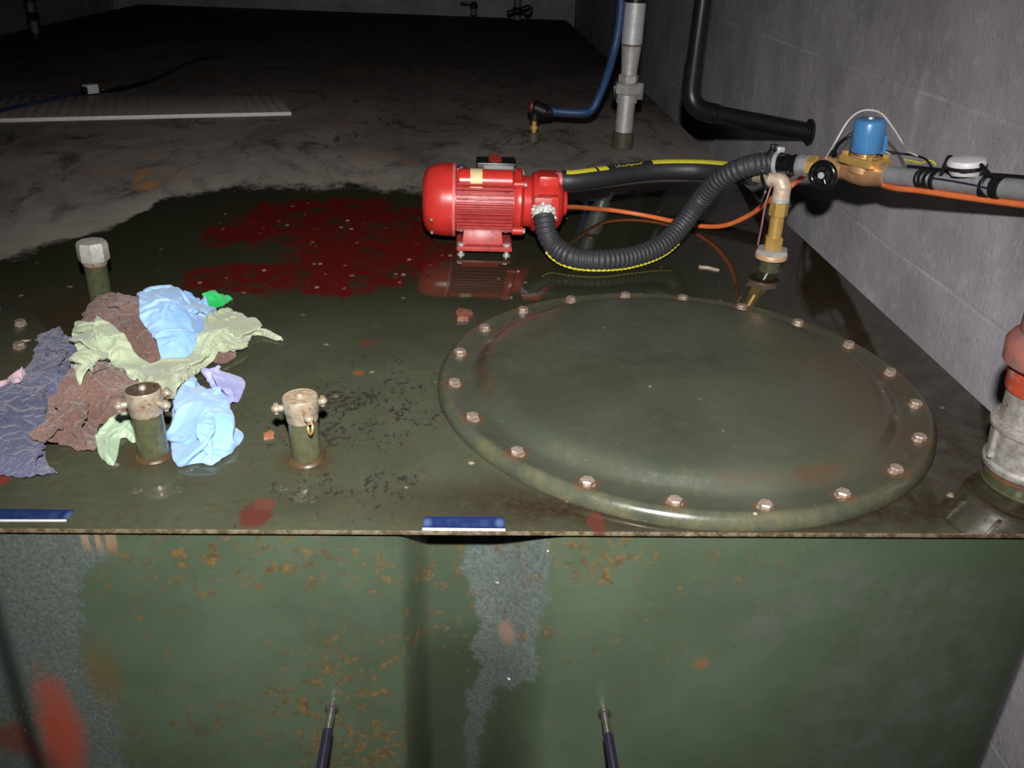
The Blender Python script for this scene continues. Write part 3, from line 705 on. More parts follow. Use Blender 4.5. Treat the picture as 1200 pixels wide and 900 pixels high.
# ------------------------------------------------------------------ solenoid valve line
VC = at(1010, 201, .405, 0); VD = (VC-HC).normalized(); VS = (CAM-VC); VS = (VS-VD*VS.dot(VD)); VS.z *= .25; VS.normalize()
VU = Z1
def onl(px):                                                       # point on the line hose end -> valve, by photo column
    lo, hi = -.1, 1.2
    for _ in range(40):
        mid = (lo+hi)/2
        if proj(HC.lerp(VC, mid))[0] < px: lo = mid
        else: hi = mid
    return HC.lerp(VC, lo)
t = thing('solenoid_valve', 'bronze valve with a blue coil and a black handwheel by the concrete wall', 'valve', V((VC.x, VC.y, VC.z-.05)))
part('hose_clamp', MB().lathe([(.0218, .003), (.0232, .0035), (.0232, .0105), (.0218, .011)], onl(908), VD, 32, closed=True).box(onl(912)+V((0, 0, .026)), (.014, .012, .010), bev=.002), M['steel'], t, 'silver hose clamp')
part('hose_tail', MB().lathe([(0, 0), (.0185, 0), (.0185, .018), (.0165, .020), (.0165, .026), (.0195, .028), (.0195, .034), (.017, .036), (.016, .062), (0, .062)], onl(914), VD, 28), M['black_gloss'], t, 'black hose tail')
part('union_nut', MB().lathe([(.0, .036), (.0195, .037), (.0205, .040), (.0205, .045), (.0175, .047), (.0175, .050), (.0205, .052), (.0205, .057), (.0175, .059), (.0, .061)], onl(914), VD, 28), worn('chrome_fitting', (196, 197, 200), (120, 120, 124), .3, .5, 60, .8), t, 'chromed union nut')
part('nut', MB().hexa(onl(945), onl(958), .0200, .0015), M['brass'], t, ang=25)
g0 = onl(970)
bd = part('globe_body', MB().ball(g0, .0235, 22, 14).cyl(g0-VD*.026, g0+VD*.045, .0165, 24).cyl(g0, g0+VS*.036, .0135, 20).hexa(g0+VS*.018, g0+VS*.030, .0175), M['bronze'], t, 'bronze globe valve')
hw = g0+VS*.046+V((.012, 0, -.008))
hwp = part('handwheel', MB().torus(hw, VS, .0215, .0062, 36, 12).lathe([(0, -.006), (.010, -.006), (.009, .006), (0, .007)], hw, VS, 20), M['black_gloss'], t, 'black handwheel')
x_, y_, z_ = frame(VS)
part('web', MB().lathe([(0, -.005), (.021, -.004), (.021, .0), (0, .001)], hw, VS, 28), M['black'], hwp)
for k in range(3):
    a = D(90+120*k); d = x_*math.cos(a)+y_*math.sin(a); part('spoke', MB().cyl(hw+d*.006, hw+d*.021, .0042, 10), M['black_gloss'], hwp)
part('hub_screw', MB().lathe([(0, .004), (.0062, .004), (.0058, .009), (0, .0095)], hw, VS, 16), M['steel'], hwp, 'silver hub screw')
part('black_cap', MB().ball(at(976, 181, g0.y, 1), .0085, 14, 10).cyl(g0+V((0, 0, .01)), at(976, 181, g0.y, 1), .0055, 12), M['black'], t, 'small black cap')
# solenoid body
PE0 = at(1038, 205, .425, 0)
va = onl(990); vb = PE0; vd = (vb-va).normalized(); mid = va.lerp(vb, .5)
s_ = mpp(VC)
m = MB().lathe([(0, -.004), (.016, -.004), (.0175, .004), (.0215, .018), (.025, (vb-va).length*.5), (.0215, (vb-va).length-.014), (.020, (vb-va).length-.008), (.0205, (vb-va).length+.004), (0, (vb-va).length+.004)], va, vd, 28)
cb = at(1014, 184, mid.y, 1)                                       # under the coil
m.cyl(V((cb.x, cb.y, mid.z)), cb+V((0, 0, .004)), .0255, 28, ch=.001)
part('valve_body', m, M['bronze'], t, 'bronze valve body')
bn = part('bonnet', MB().box(cb+V((0, 0, -.006)), (.068, .060, .015), ((vd-Z1*vd.z).normalized(), Z1.cross((vd-Z1*vd.z).normalized()), Z1), .004), M['brass'], t, 'brass bonnet')
ux = (vd-Z1*vd.z).normalized(); uy = Z1.cross(ux)
for a in (-1, 1):
    for b in (-1, 1): part('bolt', MB().hexa(cb+ux*a*.026+uy*b*.023+V((0, 0, .001)), cb+ux*a*.026+uy*b*.023+V((0, 0, .009)), .0062), M['brass'], bn, ang=25)
ct = at(1020.5, 139, cb.y, 1); ca_ = (ct-cb).normalized(); H = (ct-cb).length; RC = 17.6*s_
part('coil_neck', MB().cyl(cb, cb+ca_*.014, .017, 24), M['brass'], t)
cl = part('coil', MB().lathe([(0, .010), (RC-.002, .010), (RC, .013), (RC, H-.006), (RC-.002, H-.002), (RC-.006, H), (0, H)], cb, ca_, 40).box(cb+ca_*(H*.36)+RIGHT*(RC*.86)+V((0, 0, 0)), (.016, .026, H*.5), (RIGHT, ca_.cross(RIGHT).normalized(), ca_), .003), M['blue_coil'], t, 'blue solenoid coil')
part('coil_screw', MB().lathe([(0, 0), (.006, 0), (.005, .003), (0, .0035)], cb+ca_*H, ca_, 14), M['steel'], cl)
wp = lambda pts, y: resample(catmull([at(a, b, y+dy, 1) for a, b, dy in pts]), .003)
part('conduit', MB().tube(wp([(1000, 156, .03), (990, 163, .03), (982, 170, .02), (977, 180, .005)], cb.y), .0035, 10), M['black'], t, 'black lead')

# grey pipe along the wall, with what is taped to it
PE1 = at(1236, 227, .515, 0); gd = (PE1-PE0).normalized()
def onp(px):
    lo, hi = -.2, 1.3
    for _ in range(40):
        mid_ = (lo+hi)/2
        if proj(PE0.lerp(PE1, mid_))[0] < px: lo = mid_
        else: hi = mid_
    return PE0.lerp(PE1, lo)
GR = .0158
gx, gy, _ = frame(gd, Z1)                                          # gx = up across the pipe
gp = thing('grey_pipe', 'grey plastic pipe running along the concrete wall out of the photo', 'pipe', PE0)
part('tube', MB().cyl(PE0-gd*.002, PE1+gd*.25, GR, 28), M['grey_pvc'], gp)
for a, b, seed in ((1081, 1101, 1), (1153, 1177, 2)):
    r = random.Random(seed); p0, p1 = onp(a), onp(b); m = MB(); n = 5; L = (p1-p0).length
    for k in range(n):
        if seed == 2 and k == 2: continue
        c = p0.lerp(p1, (k+.5)/n); ax = (gd+V((r.uniform(-.25, .25), r.uniform(-.25, .25), r.uniform(-.2, .2)))).normalized()
        m.lathe([(GR+.0004, -L/n*.62), (GR+.0024, -L/n*.5), (GR+.0030, 0), (GR+.0022, L/n*.5), (GR+.0004, L/n*.62)], c, ax, 24, closed=True)
    part('tape_wrap', m, M['black'], gp, 'black tape wrapped round the pipe')
dc = at(1133, 190, (onp(1133)).y-.004, 1)
t = thing('white_disc', 'white oval device strapped with black tape on top of the grey pipe', 'device', dc-V((0, 0, .02)))
part('housing', MB().lathe([(0, -.010), (.026, -.010), (.0285, -.006), (.0285, .001), (.026, .005), (.015, .0075), (0, .008)], dc, (gx+V((-.12, -.15, 0))).normalized(), 36), M['white'], t)
part('base_dish', MB().lathe([(0, 0), (.020, .0), (.025, .007), (0, .007)], dc-gx*.021, gx, 28), M['white'], t)
st_ = (gx+V((-.12, -.15, 0))).normalized()
part('strap', MB().lathe([(.0282, -.009), (.0300, -.0085), (.0300, -.0035), (.0282, -.003)], dc, st_, 36, closed=True)
     .tube(resample(catmull([dc-gd*.030+gx*.002, dc-gd*.038+gx*.006, dc-gd*.046-gx*.010, dc-gd*.05-gx*.024]), .003), .0034, 8)
     .tube(resample(catmull([dc+gd*.028-gx*.002, dc+gd*.040-gx*.010, dc+gd*.052-gx*.018]), .003), .0034, 8)
     .tube(resample(catmull([dc-gd*.024-gx*.008+VS*.012, dc-gx*.012+VS*.024, dc+gd*.024-gx*.010+VS*.010]), .003), .003, 8), M['black'], t, 'black tape strap')
c1 = [onp(x)+gx*.0185*math.cos(a)+gy*.0185*math.sin(a) for x, a in ((1062, 0), (1085, .1), (1110, .2), (1140, .3), (1180, .0), (1232, .0))]
solo('black_cable', MB().tube(resample(catmull(c1)+[PE1+gd*.25+gx*.0185], .004), .0028, 10), M['black'], 'thin black cable lying along the top of the grey pipe', 'cable', c1[0])
side_ = gy if gy.dot(CAM-PE0) > 0 else -gy
c1 = [onp(x)+(side_*math.cos(a)+gx*math.sin(a))*.0172 for x, a in ((1098, .3), (1120, .25), (1150, .1), (1172, -.1))]
solo('violet_wire', MB().tube(resample(catmull(c1), .004), .0016, 8), worn('violet_wire', (48, 36, 66), (36, 28, 50), .4), 'thin dark violet wire along the front of the grey pipe', 'wire', c1[0])
wy = VC.y-.01
def wire(name, pts, r, mat, label):
    p = resample(catmull([at(a, b, y, 1) for a, b, y in pts]), .003)
    return solo(name, MB().tube(p, r, 8), mat, label, 'wire', p[0])
yc = cb.y
wire('arched_wire', [(966, 188, g0.y), (978, 168, yc+.02), (993, 143, yc+.02), (1006, 131.5, yc+.01), (1020, 129, yc), (1034, 134, yc-.005), (1048, 152, yc-.01), (1058, 168, yc-.02), (1066, 181, onp(1066).y)], .0017, M['wire_white'], 'pale thin wire arching over the blue coil')
wire('yellow_wire', [(1060, 187, onp(1060).y), (1070, 189, onp(1070).y), (1080, 191, onp(1080).y), (1090, 188, onp(1090).y), (1097, 193, onp(1097).y)], .0016, M['yellow'], 'short yellow wire by the first black tape wrap on the grey pipe')
wire('dark_wire', [(1039, 177, yc), (1055, 180, onp(1055).y), (1070, 182, onp(1070).y), (1084, 186, onp(1084).y), (1092, 196, onp(1092).y-.01)], .0019, M['black'], 'short dark wire from the blue coil to the black tape wrap')
wire('grey_wire', [(1038, 178, yc-.01), (1048, 181, yc-.02), (1062, 178, onp(1062).y), (1078, 184, onp(1078).y)], .0013, M['wire_white'], 'fine pale wire beside the dark wire right of the blue coil')

# cable tie round the two hoses
ct_ = onl(905).lerp(EL, .35)
tx, ty, tz = frame(VD)
p = [onl(903)+tx*a+ty*b for a, b in [(.0245*math.cos(k*PI/9), .0245*math.sin(k*PI/9)) for k in range(19)]]
m = MB().tube(resample(p, .003), .0028, 8)
hd_ = onl(904)+Z1*.028; m.box(hd_, (.014, .012, .013), bev=.003)
m.tube(resample(catmull([onl(905)+VS*.024, onl(903)+VS*.030-Z1*.020, at(897, 222, BP.y-.035, 1), at(892, 235, BP.y-.035, 1)]), .003), .0030, 8)
solo('cable_tie', m, M['black'], 'black cable tie binding the ribbed hose end to the brass elbow', 'cable tie', onl(904)+Z1*.02)

# ------------------------------------------------------------------ orange cables
uc = lambda x, k: onp(x)-gx*.0205*math.cos(k)+side_*.0205*math.sin(k)
oc = [V((xe-.012, PY-.012, PZ-.028))] + zpts([(663, 243, .062), (700, 245, .026), (722, 247, .014), (756, 252.5, .007), (792, 260, .0062), (822, 265, .012), (850, 264, .032), (880, 251, .075), (902, 234, .125), (925, 219, .165)]) \
     + [at(940, 214, .35, 0)+V((0, .02, 0)), at(958, 207, .372, 0)+V((0, .03, 0)), at(985, 207, .41, 0), at(1015, 210, .425, 0), uc(1050, .35), uc(1085, .5), uc(1125, .3), uc(1170, .15), uc(1236, .1)]
p = resample(catmull(oc), .003)
solo('orange_cable', MB().tube(p, .0052, 12), M['orange'], 'orange cable looping from the pump over wet tank to under the grey pipe', 'cable', p[0])
p = resample(catmull([at(916, 216, .31, 0)+V((0, .03, 0)), at(930, 211, .335, 0)+V((0, .03, 0)), at(948, 202, .362, 0)+V((0, .035, 0)), at(975, 203, .405, 0)+V((0, .01, 0)), at(1010, 208, .432, 0), uc(1050, -.35), uc(1085, -.1), uc(1115, -.35), uc(1150, -.5), uc(1236, -.5)]), .003)
solo('orange_cable', MB().tube(p, .0046, 12), M['orange'], 'second orange cable, behind the first, between brass elbow and grey pipe', 'cable', p[0])

# ------------------------------------------------------------------ black pipe into the wall
fl = at(950, 155, WALL_X, 0); E_ = at(807, 127, 1.34, 1)
t = thing('black_pipe', 'black pipe dropping vertically and bending sideways into the concrete wall', 'pipe', fl)
ph_ = [V((E_.x+.016, E_.y, CEIL_Z)), V((E_.x, E_.y, E_.z+.09))]
arc = [V((E_.x, E_.y, E_.z+.06)).lerp(E_, k)*(1-k)+E_.lerp(E_+(fl-E_).normalized()*.06, k)*k for k in [i/10 for i in range(11)]]
p = [ph_[0], ph_[0].lerp(ph_[1], .5), ph_[1]] + arc + [E_.lerp(fl, .6), fl]
part('tube', MB().tube(p, .0225, 24), M['pipe_black'], t)
part('elbow', MB().tube([ph_[1].lerp(ph_[0], .02)]+arc+[E_+(fl-E_).normalized()*.085], .026, 24), M['pipe_black'], t)
part('wall_flange', MB().lathe([(0, 0), (.033, 0), (.033, .006), (.030, .008), (.0235, .009), (.0235, .014), (0, .014)], fl, (-1, 0, 0), 32), M['pipe_black'], t)

# ------------------------------------------------------------------ silver standpipe and blue hose
sb_ = at(729, 173, 0); k_ = mpp(sb_)
t = thing('standpipe', 'upright silver pipe with a union, behind the black hoses', 'pipe', sb_)
Z = lambda py: z_of(sb_, py)
part('socket', MB().cyl(sb_, sb_+V((0, 0, Z(154))), 12.6*k_, 32, ch=.003), M['olive_dull'], t, 'olive welded socket')
part('lower_pipe', MB().cyl(sb_+V((0, 0, Z(155))), sb_+V((0, 0, Z(118))), 10.2*k_, 32), M['steel'], t)
P_ = lambda py: sb_+V((0, 0, Z(py)))
un = part('union', MB().lathe([(0, Z(121)), (12*k_, Z(120)), (12.2*k_, Z(110)), (0, Z(109))], sb_, Z1, 32).hexa(P_(110), P_(97), 15.6*k_, .004, (.8, .4, 0)), M['steel'], t, ang=25)
part('nut', MB().hexa(P_(97), P_(87), 11.5*k_, .003, (.4, .9, 0)), M['steel'], un, ang=25)
part('lug', MB().box(P_(106)+V((13.5*k_, 0, 0)), (.022, .03, .05), bev=.005), M['grey_knob'], un, 'grey lug')
part('lug', MB().box(P_(107)-V((14*k_, 0, 0)), (.014, .02, .035), bev=.004), M['black'], un, 'black lug')
part('reducer', MB().lathe([(0, Z(88)), (9*k_, Z(88)), (9.2*k_, Z(80)), (11*k_, Z(56)), (11.4*k_, Z(53)), (0, Z(53))], sb_, Z1, 32), M['steel'], t)
part('ring', MB().lathe([(11*k_, Z(54)), (12.2*k_, Z(53.4)), (12.2*k_, Z(51.6)), (11*k_, Z(51))], sb_, Z1, 32), worn('brown_ring', (120, 96, 70), (80, 62, 46), .5), t, 'brown sealing ring')
part('upper_pipe', MB().cyl(P_(52), P_(3), 11.6*k_, 32), worn('satin_steel', (216, 214, 216), (186, 184, 186), .5, .3, 60, .6), t)
part('black_band', MB().cyl(P_(3.5), P_(-8), 12.2*k_, 32, ch=.003), M['black'], t, 'black band')
part('pipe_end', MB().cyl(P_(-8), V((sb_.x, sb_.y, CEIL_Z)), 9*k_, 28), M['steel'], t)
sv = at(625, 166, 0); ks = mpp(sv); Zs = lambda py: sv+V((0, 0, z_of(sv, py)))
t = thing('small_stub_valve', 'small brass stub with a black elbow where the blue hose begins', 'valve', sv)
part('socket', MB().cyl(sv, Zs(155), 7*ks, 24, ch=.002), M['olive_dull'], t)
part('stub', MB().cyl(Zs(156), Zs(134), 3*ks, 18).hexa(Zs(152), Zs(147), 4.6*ks), M['brass'], t, 'brass stub')
ec = at(633, 129, sv.y, 1)
part('elbow', MB().cyl(Zs(141), ec+V((-5*ks, 0, 0)), 6*ks, 18).cyl(ec+V((-9*ks, 0, .01)), ec+V((7*ks, 0, -.006)), 8.5*ks, 20, ch=.005).cyl(ec+V((5*ks, 0, -.005)), ec+V((15*ks, 0, -.006)), 6.5*ks, 20, r2=5*ks), M['black'], t, 'black elbow')
part('end_cap', MB().lathe([(0, 0), (7.5*ks, 0), (7.5*ks, 3*ks), (5*ks, 5*ks), (0, 5*ks)], ec+V((-9*ks, 0, .01)), (-1, 0, .1), 20), worn('dull_red_cap', (110, 40, 36), (80, 30, 28), .5), t, 'dull red end cap')
bh = [at(a, b, y, 1) for a, b, y in ((645, 130, sv.y), (662, 131.5, sv.y), (684, 132, sv.y-.01), (694, 128, sv.y-.02), (702, 113, sv.y-.02), (711, 90, sv.y-.03), (719, 62, sv.y-.05), (724, 38, sv.y-.05), (727, 15, sv.y-.05), (731, -40, sv.y-.05))]
p = resample(catmull(bh), .008)
solo('blue_hose', MB().tube(p, 4.5*ks, 14), M['blue_hose'], 'blue hose rising from a small black elbow beside the silver standpipe', 'hose', p[0])

# ------------------------------------------------------------------ far end of the tank
fb = at(606, 23, 0); kf = mpp(fb); Zf = lambda b, py: b+V((0, 0, z_of(b, py)))
t = thing('far_standpipe', 'dim grey standpipe with a dark valve at the far end of the tank', 'pipe', fb)
part('pipe', MB().cyl(fb, Zf(fb, -30), 4.5*kf, 20), M['grey_knob'], t)
part('valve', MB().ball(Zf(fb, 13), 6.5*kf, 16, 10).cyl(Zf(fb, 13)-V((12*kf, 0, .02)), Zf(fb, 13)+V((13*kf, 0, .03)), 3*kf, 14).torus(Zf(fb, 12)+V((12*kf, 0, .0)), (.3, 1, 0), 5*kf, 1.4*kf), M['black'], t, 'dark valve')
fb = at(555, 18, 0)
t = thing('far_stub', 'small dark stub with a lever at the far end of the tank', 'valve', fb)
part('stub', MB().cyl(fb, Zf(fb, 6), 4*kf, 18, ch=.004), M['grey_knob'], t)
part('lever', MB().box(Zf(fb, 4)-V((6*kf, 0, 0)), (20*kf, .03, .02), bev=.004).ball(Zf(fb, 7), 5*kf, 14, 8), M['black'], t, 'dark lever')
fb = at(43, 45, 0); kf = mpp(fb)
t = thing('far_standpipe', 'dim dark standpipe with a union at the top left, beside the far wall', 'pipe', fb)
part('pipe', MB().cyl(fb, V((fb.x, fb.y, CEIL_Z)), 4.5*kf, 20), M['grey_knob'], t)
part('union', MB().hexa(Zf(fb, 24), Zf(fb, 14), 7.5*kf).cyl(Zf(fb, 46), Zf(fb, 38), 6.5*kf, 20).cyl(Zf(fb, 2), Zf(fb, -6), 7*kf, 20), M['black'], t, 'dark union')

# ribbed sheet, connector and cable
t_ = NT('ribbed_grey_sheet'); x, y, z = t_.xyz(); n = t_.noise(14, 5, .6)
wv = t_.math('SINE', t_.math('MULTIPLY', x, 2*PI/.034))
t_.bump(t_.math('ADD', t_.math('MULTIPLY', wv, .5), t_.math('MULTIPLY', n, .3)), .6, .006)
M['plank'] = t_.out(t_.mix(n, lin((150, 141, 134)), lin((186, 176, 167))), .6)
c0 = at(341, 131.5, .012); u = V((-.955, -.297, 0)); v = V((-.297, .955, 0))
cc = c0+u*.8+v*.20
me = MB().box((0, 0, 0), (1.6, .40, .014), bev=.0015).mesh('ribbed_sheet', V((0, 0, 0)))
pk = bpy.data.objects.new('ribbed_sheet', me); col.objects.link(pk); me.materials.append(M['plank'])
pk.location = (cc.x, cc.y, .0072); pk.rotation_euler = (0, 0, math.atan2(-u.y, -u.x)); BASE[pk] = V((0, 0, 0))
tag(pk, 'flat ribbed grey sheet with a pale front edge lying on the dusty tank top', 'sheet')
o = part('edge_strip', MB().box((0, -.2022, .0005), (1.6, .004, .0115), bev=.0008), M['white'], pk, 'pale edge strip')
zz = .0185
p = resample(catmull([at(a, b, zz) for a, b in ((-40, 140), (0, 130), (30, 123), (60, 117), (85, 110), (98, 107))]), .01)
solo('blue_cable', MB().tube(p, .0075, 10), M['blue_dark'], 'dark blue cable crossing the ribbed sheet to a white connector', 'cable', p[0])
cn = at(107, 107, .022); kc = mpp(cn); d = (at(120, 105, .022)-at(95, 108, .022)).normalized(); d.z = 0
t = thing('cable_connector', 'white cable connector lying on the ribbed grey sheet', 'connector', V((cn.x, cn.y, .0145)))
part('housing', MB().box(V((cn.x, cn.y, .014+.017)), (.042, .036, .032), (d.normalized(), Z1.cross(d.normalized()), Z1), .005), M['white'], t)
part('gland', MB().cyl(V((cn.x, cn.y, .028))-d*.021, V((cn.x, cn.y, .028))-d*.036, .013, 16, r2=.010), M['black'], t, 'black gland')
p = resample(catmull([V((cn.x, cn.y, .03))+d*.02]+[at(a, b, .024) for a, b in ((126, 105.5), (150, 101.5), (175, 94))]+[at(a, b, .012) for a, b in ((195, 86), (215, 76), (235, 69), (262, 66))]), .01)
solo('dark_cable', MB().tube(p, .0055, 10), M['black'], 'black cable running away from the white connector over the dark tank top', 'cable', p[0])

# ------------------------------------------------------------------ blue stickers on the front edge of the tank
def sticker(label, pxs, cx0):
    P = [at(a, b, 0) for a, b in pxs]                              # front-left, front-right, back-right, back-left
    t = thing('blue_sticker', label, 'sticker', V(((P[0].x+P[1].x)/2, (P[0].y+P[2].y)/2, 0)))
    top = [p+V((0, 0, .0012)) for p in P]
    part('film', MB().add(P+top, [(3, 2, 1, 0), (4, 5, 6, 7), (0, 1, 5, 4), (1, 2, 6, 5), (2, 3, 7, 6), (3, 0, 4, 7)]), M['sticker'], t)
    f0, f1 = P[0]+(P[3]-P[0])*-.03, P[1]+(P[2]-P[1])*-.03; g0_, g1_ = P[0]+(P[3]-P[0])*.05, P[1]+(P[2]-P[1])*.05
    q = [f0, f1, g1_, g0_]; z0 = V((0, 0, .0002)); z1 = V((0, 0, .0019))
    part('white_edge', MB().add([a+z0 for a in q]+[a+z1 for a in q], [(3, 2, 1, 0), (4, 5, 6, 7), (0, 1, 5, 4), (1, 2, 6, 5), (2, 3, 7, 6), (3, 0, 4, 7)]), M['white'], t, 'thin white edge')
    return t
t_ = NT('blue_sticker_film'); x, y, z = t_.xyz(); nb = t_.noise(1, 2, .5, t_.moved((0, 0, 0), (70, 25, 1)))
spot = t_.mx(t_.ell(x, y, -.041, .0, .0045, .007, None, 0, .7), t_.ell(x, y, .040, 0, .0045, .007, None, 0, .7))
k = t_.mix(t_.mul(t_.step(nb, .4, .7), t_.mul(t_.step(t_.math('ABSOLUTE', y), .009, .004), t_.step(t_.math('ABSOLUTE', x), .034, .028))), lin((28, 42, 86)), lin((46, 62, 102)))
M['sticker'] = t_.out(t_.mix(spot, k, lin((74, 92, 132))), .4)
sticker('narrow blue sticker on the front edge of the tank, in the middle', [(495, 621), (592, 622), (590, 606.5), (498, 606)], 0)
sticker('narrow blue sticker on the front edge of the tank, at the left border', [(-12, 611), (78, 611), (87, 598.5), (-6, 597)], 0)

# ------------------------------------------------------------------ debris on the tank
def flake(label, px, py, pts, th, mat, rot, name='chip', cat='chip'):
    P = at(px, py, 0); c, s = math.cos(rot), math.sin(rot); n = len(pts)
    w = [V((P.x+(a*c-b*s), P.y+(a*s+b*c), .0004)) for a, b in pts]
    r = random.Random(px)
    tp = [q+V((0, 0, th*r.uniform(.7, 1.4))) for q in w]; ce = V((P.x, P.y, th*1.6))
    return solo(name, MB().add(w+tp+[ce], [tuple(range(n-1, -1, -1))]+[(i, (i+1) % n, n+(i+1) % n, n+i) for i in range(n)]+[(n+i, n+(i+1) % n, 2*n) for i in range(n)]), mat, label, cat, V((P.x, P.y, 0)))
flake('small brown wood chip lying on the wet tank beside the lone filler pipe', 315, 512, [(-.008, -.006), (.004, -.008), (.009, .004), (.006, .009), (-.005, .006)], .004, M['chip'], .5)
flake('curled reddish paint flake at the back left of the manhole rim', 544, 373, [(-.016, -.012), (.002, -.016), (.016, -.002), (.014, .012), (-.004, .018), (-.014, .008)], .009, M['flake_red'], .3, 'paint_flake', 'flake')
flake('pale flake on the wet tank between the ribbed hose and the manhole', 832, 315, [(-.022, .004), (-.006, .0), (.006, -.012), (.014, -.014), (.006, .002), (-.006, .010), (-.02, .012)], .003, M['flake_pale'], .1, 'paint_flake', 'flake')
flake('pale crumb lying left of the rag pile near the left edge', 28, 405, [(-.01, -.006), (.008, -.007), (.011, .004), (.0, .009), (-.010, .006)], .006, M['flake_pale'], .2, 'crumb', 'crumb')

# ------------------------------------------------------------------ rags
def cloth(name, c, c2, weave, wscale, terry=False, sheen=.3):
    t = NT(name); n = t.noise(9, 5, .65); nf = t.noise(wscale, 3, .6); b = t.noise(30, 5, .7)
    k = t.mix(t.step(n, .3, .7), lin(c), lin(c2))
    if terry: k = t.mix(t.step(nf, .35, .68), t.mix(.3, k, lin((30, 26, 28))), k); k = t.mix(t.mul(t.step(nf, .62, .75), .35), k, lin(tuple(min(255, v*1.45) for v in c)))
    else: k = t.mix(t.mul(t.step(b, .56, .74), .28), k, lin(tuple(v*.72 for v in c)))
    t.bump(t.math('ADD', t.math('MULTIPLY', nf, weave), t.math('MULTIPLY', b, .5)), .5, .0035)
    t.b.inputs['Sheen Weight'].default_value = sheen; t.b.inputs['Sheen Roughness'].default_value = .5
    return t.out(k, .85, None, .2)
C_ = {'navy': cloth('indigo_terry', (104, 106, 134), (78, 80, 108), 1.6, 260, True), 'brown': cloth('brown_terry', (140, 110, 98), (110, 82, 72), 1.6, 300, True),
      'blue': cloth('pale_blue_cotton', (166, 204, 240), (132, 178, 234), .25, 500), 'green': cloth('sage_cotton', (186, 200, 166), (160, 166, 138), .5, 420),
      'mint': cloth('pale_green_cotton', (178, 202, 168), (158, 182, 148), .3, 460), 'lav': cloth('lavender_cotton', (182, 186, 232), (146, 150, 208), .25, 500),
      'pink': cloth('pale_pink_cotton', (224, 192, 204), (204, 170, 184), .3, 460), 'bright': cloth('bright_green_cotton', (52, 204, 108), (30, 160, 80), .3, 460)}
RX0, RX1, RY0, RY1, RS = -1.25, -.45, -.38, .55, .004
HM = np.zeros((int((RY1-RY0)/RS)+2, int((RX1-RX0)/RS)+2))
def blur(A, n):
    for _ in range(n):
        A = (A+np.roll(A, 1, 0)+np.roll(A, -1, 0)+np.roll(A, 1, 1)+np.roll(A, -1, 1))/5
    return A
def hsample(A, x, y):
    fx = min(max((x-RX0)/RS, 0), A.shape[1]-2.001); fy = min(max((y-RY0)/RS, 0), A.shape[0]-2.001)
    i, j = int(fx), int(fy); a, b = fx-i, fy-j
    return (A[j, i]*(1-a)+A[j, i+1]*a)*(1-b)+(A[j+1, i]*(1-a)+A[j+1, i+1]*a)*b
def inside(P, x, y):
    c = False; n = len(P)
    for i in range(n):
        a, b = P[i], P[i-1]
        if (a[1] > y) != (b[1] > y) and x < (b[0]-a[0])*(y-a[1])/(b[1]-a[1])+a[0]: c = not c
    return c
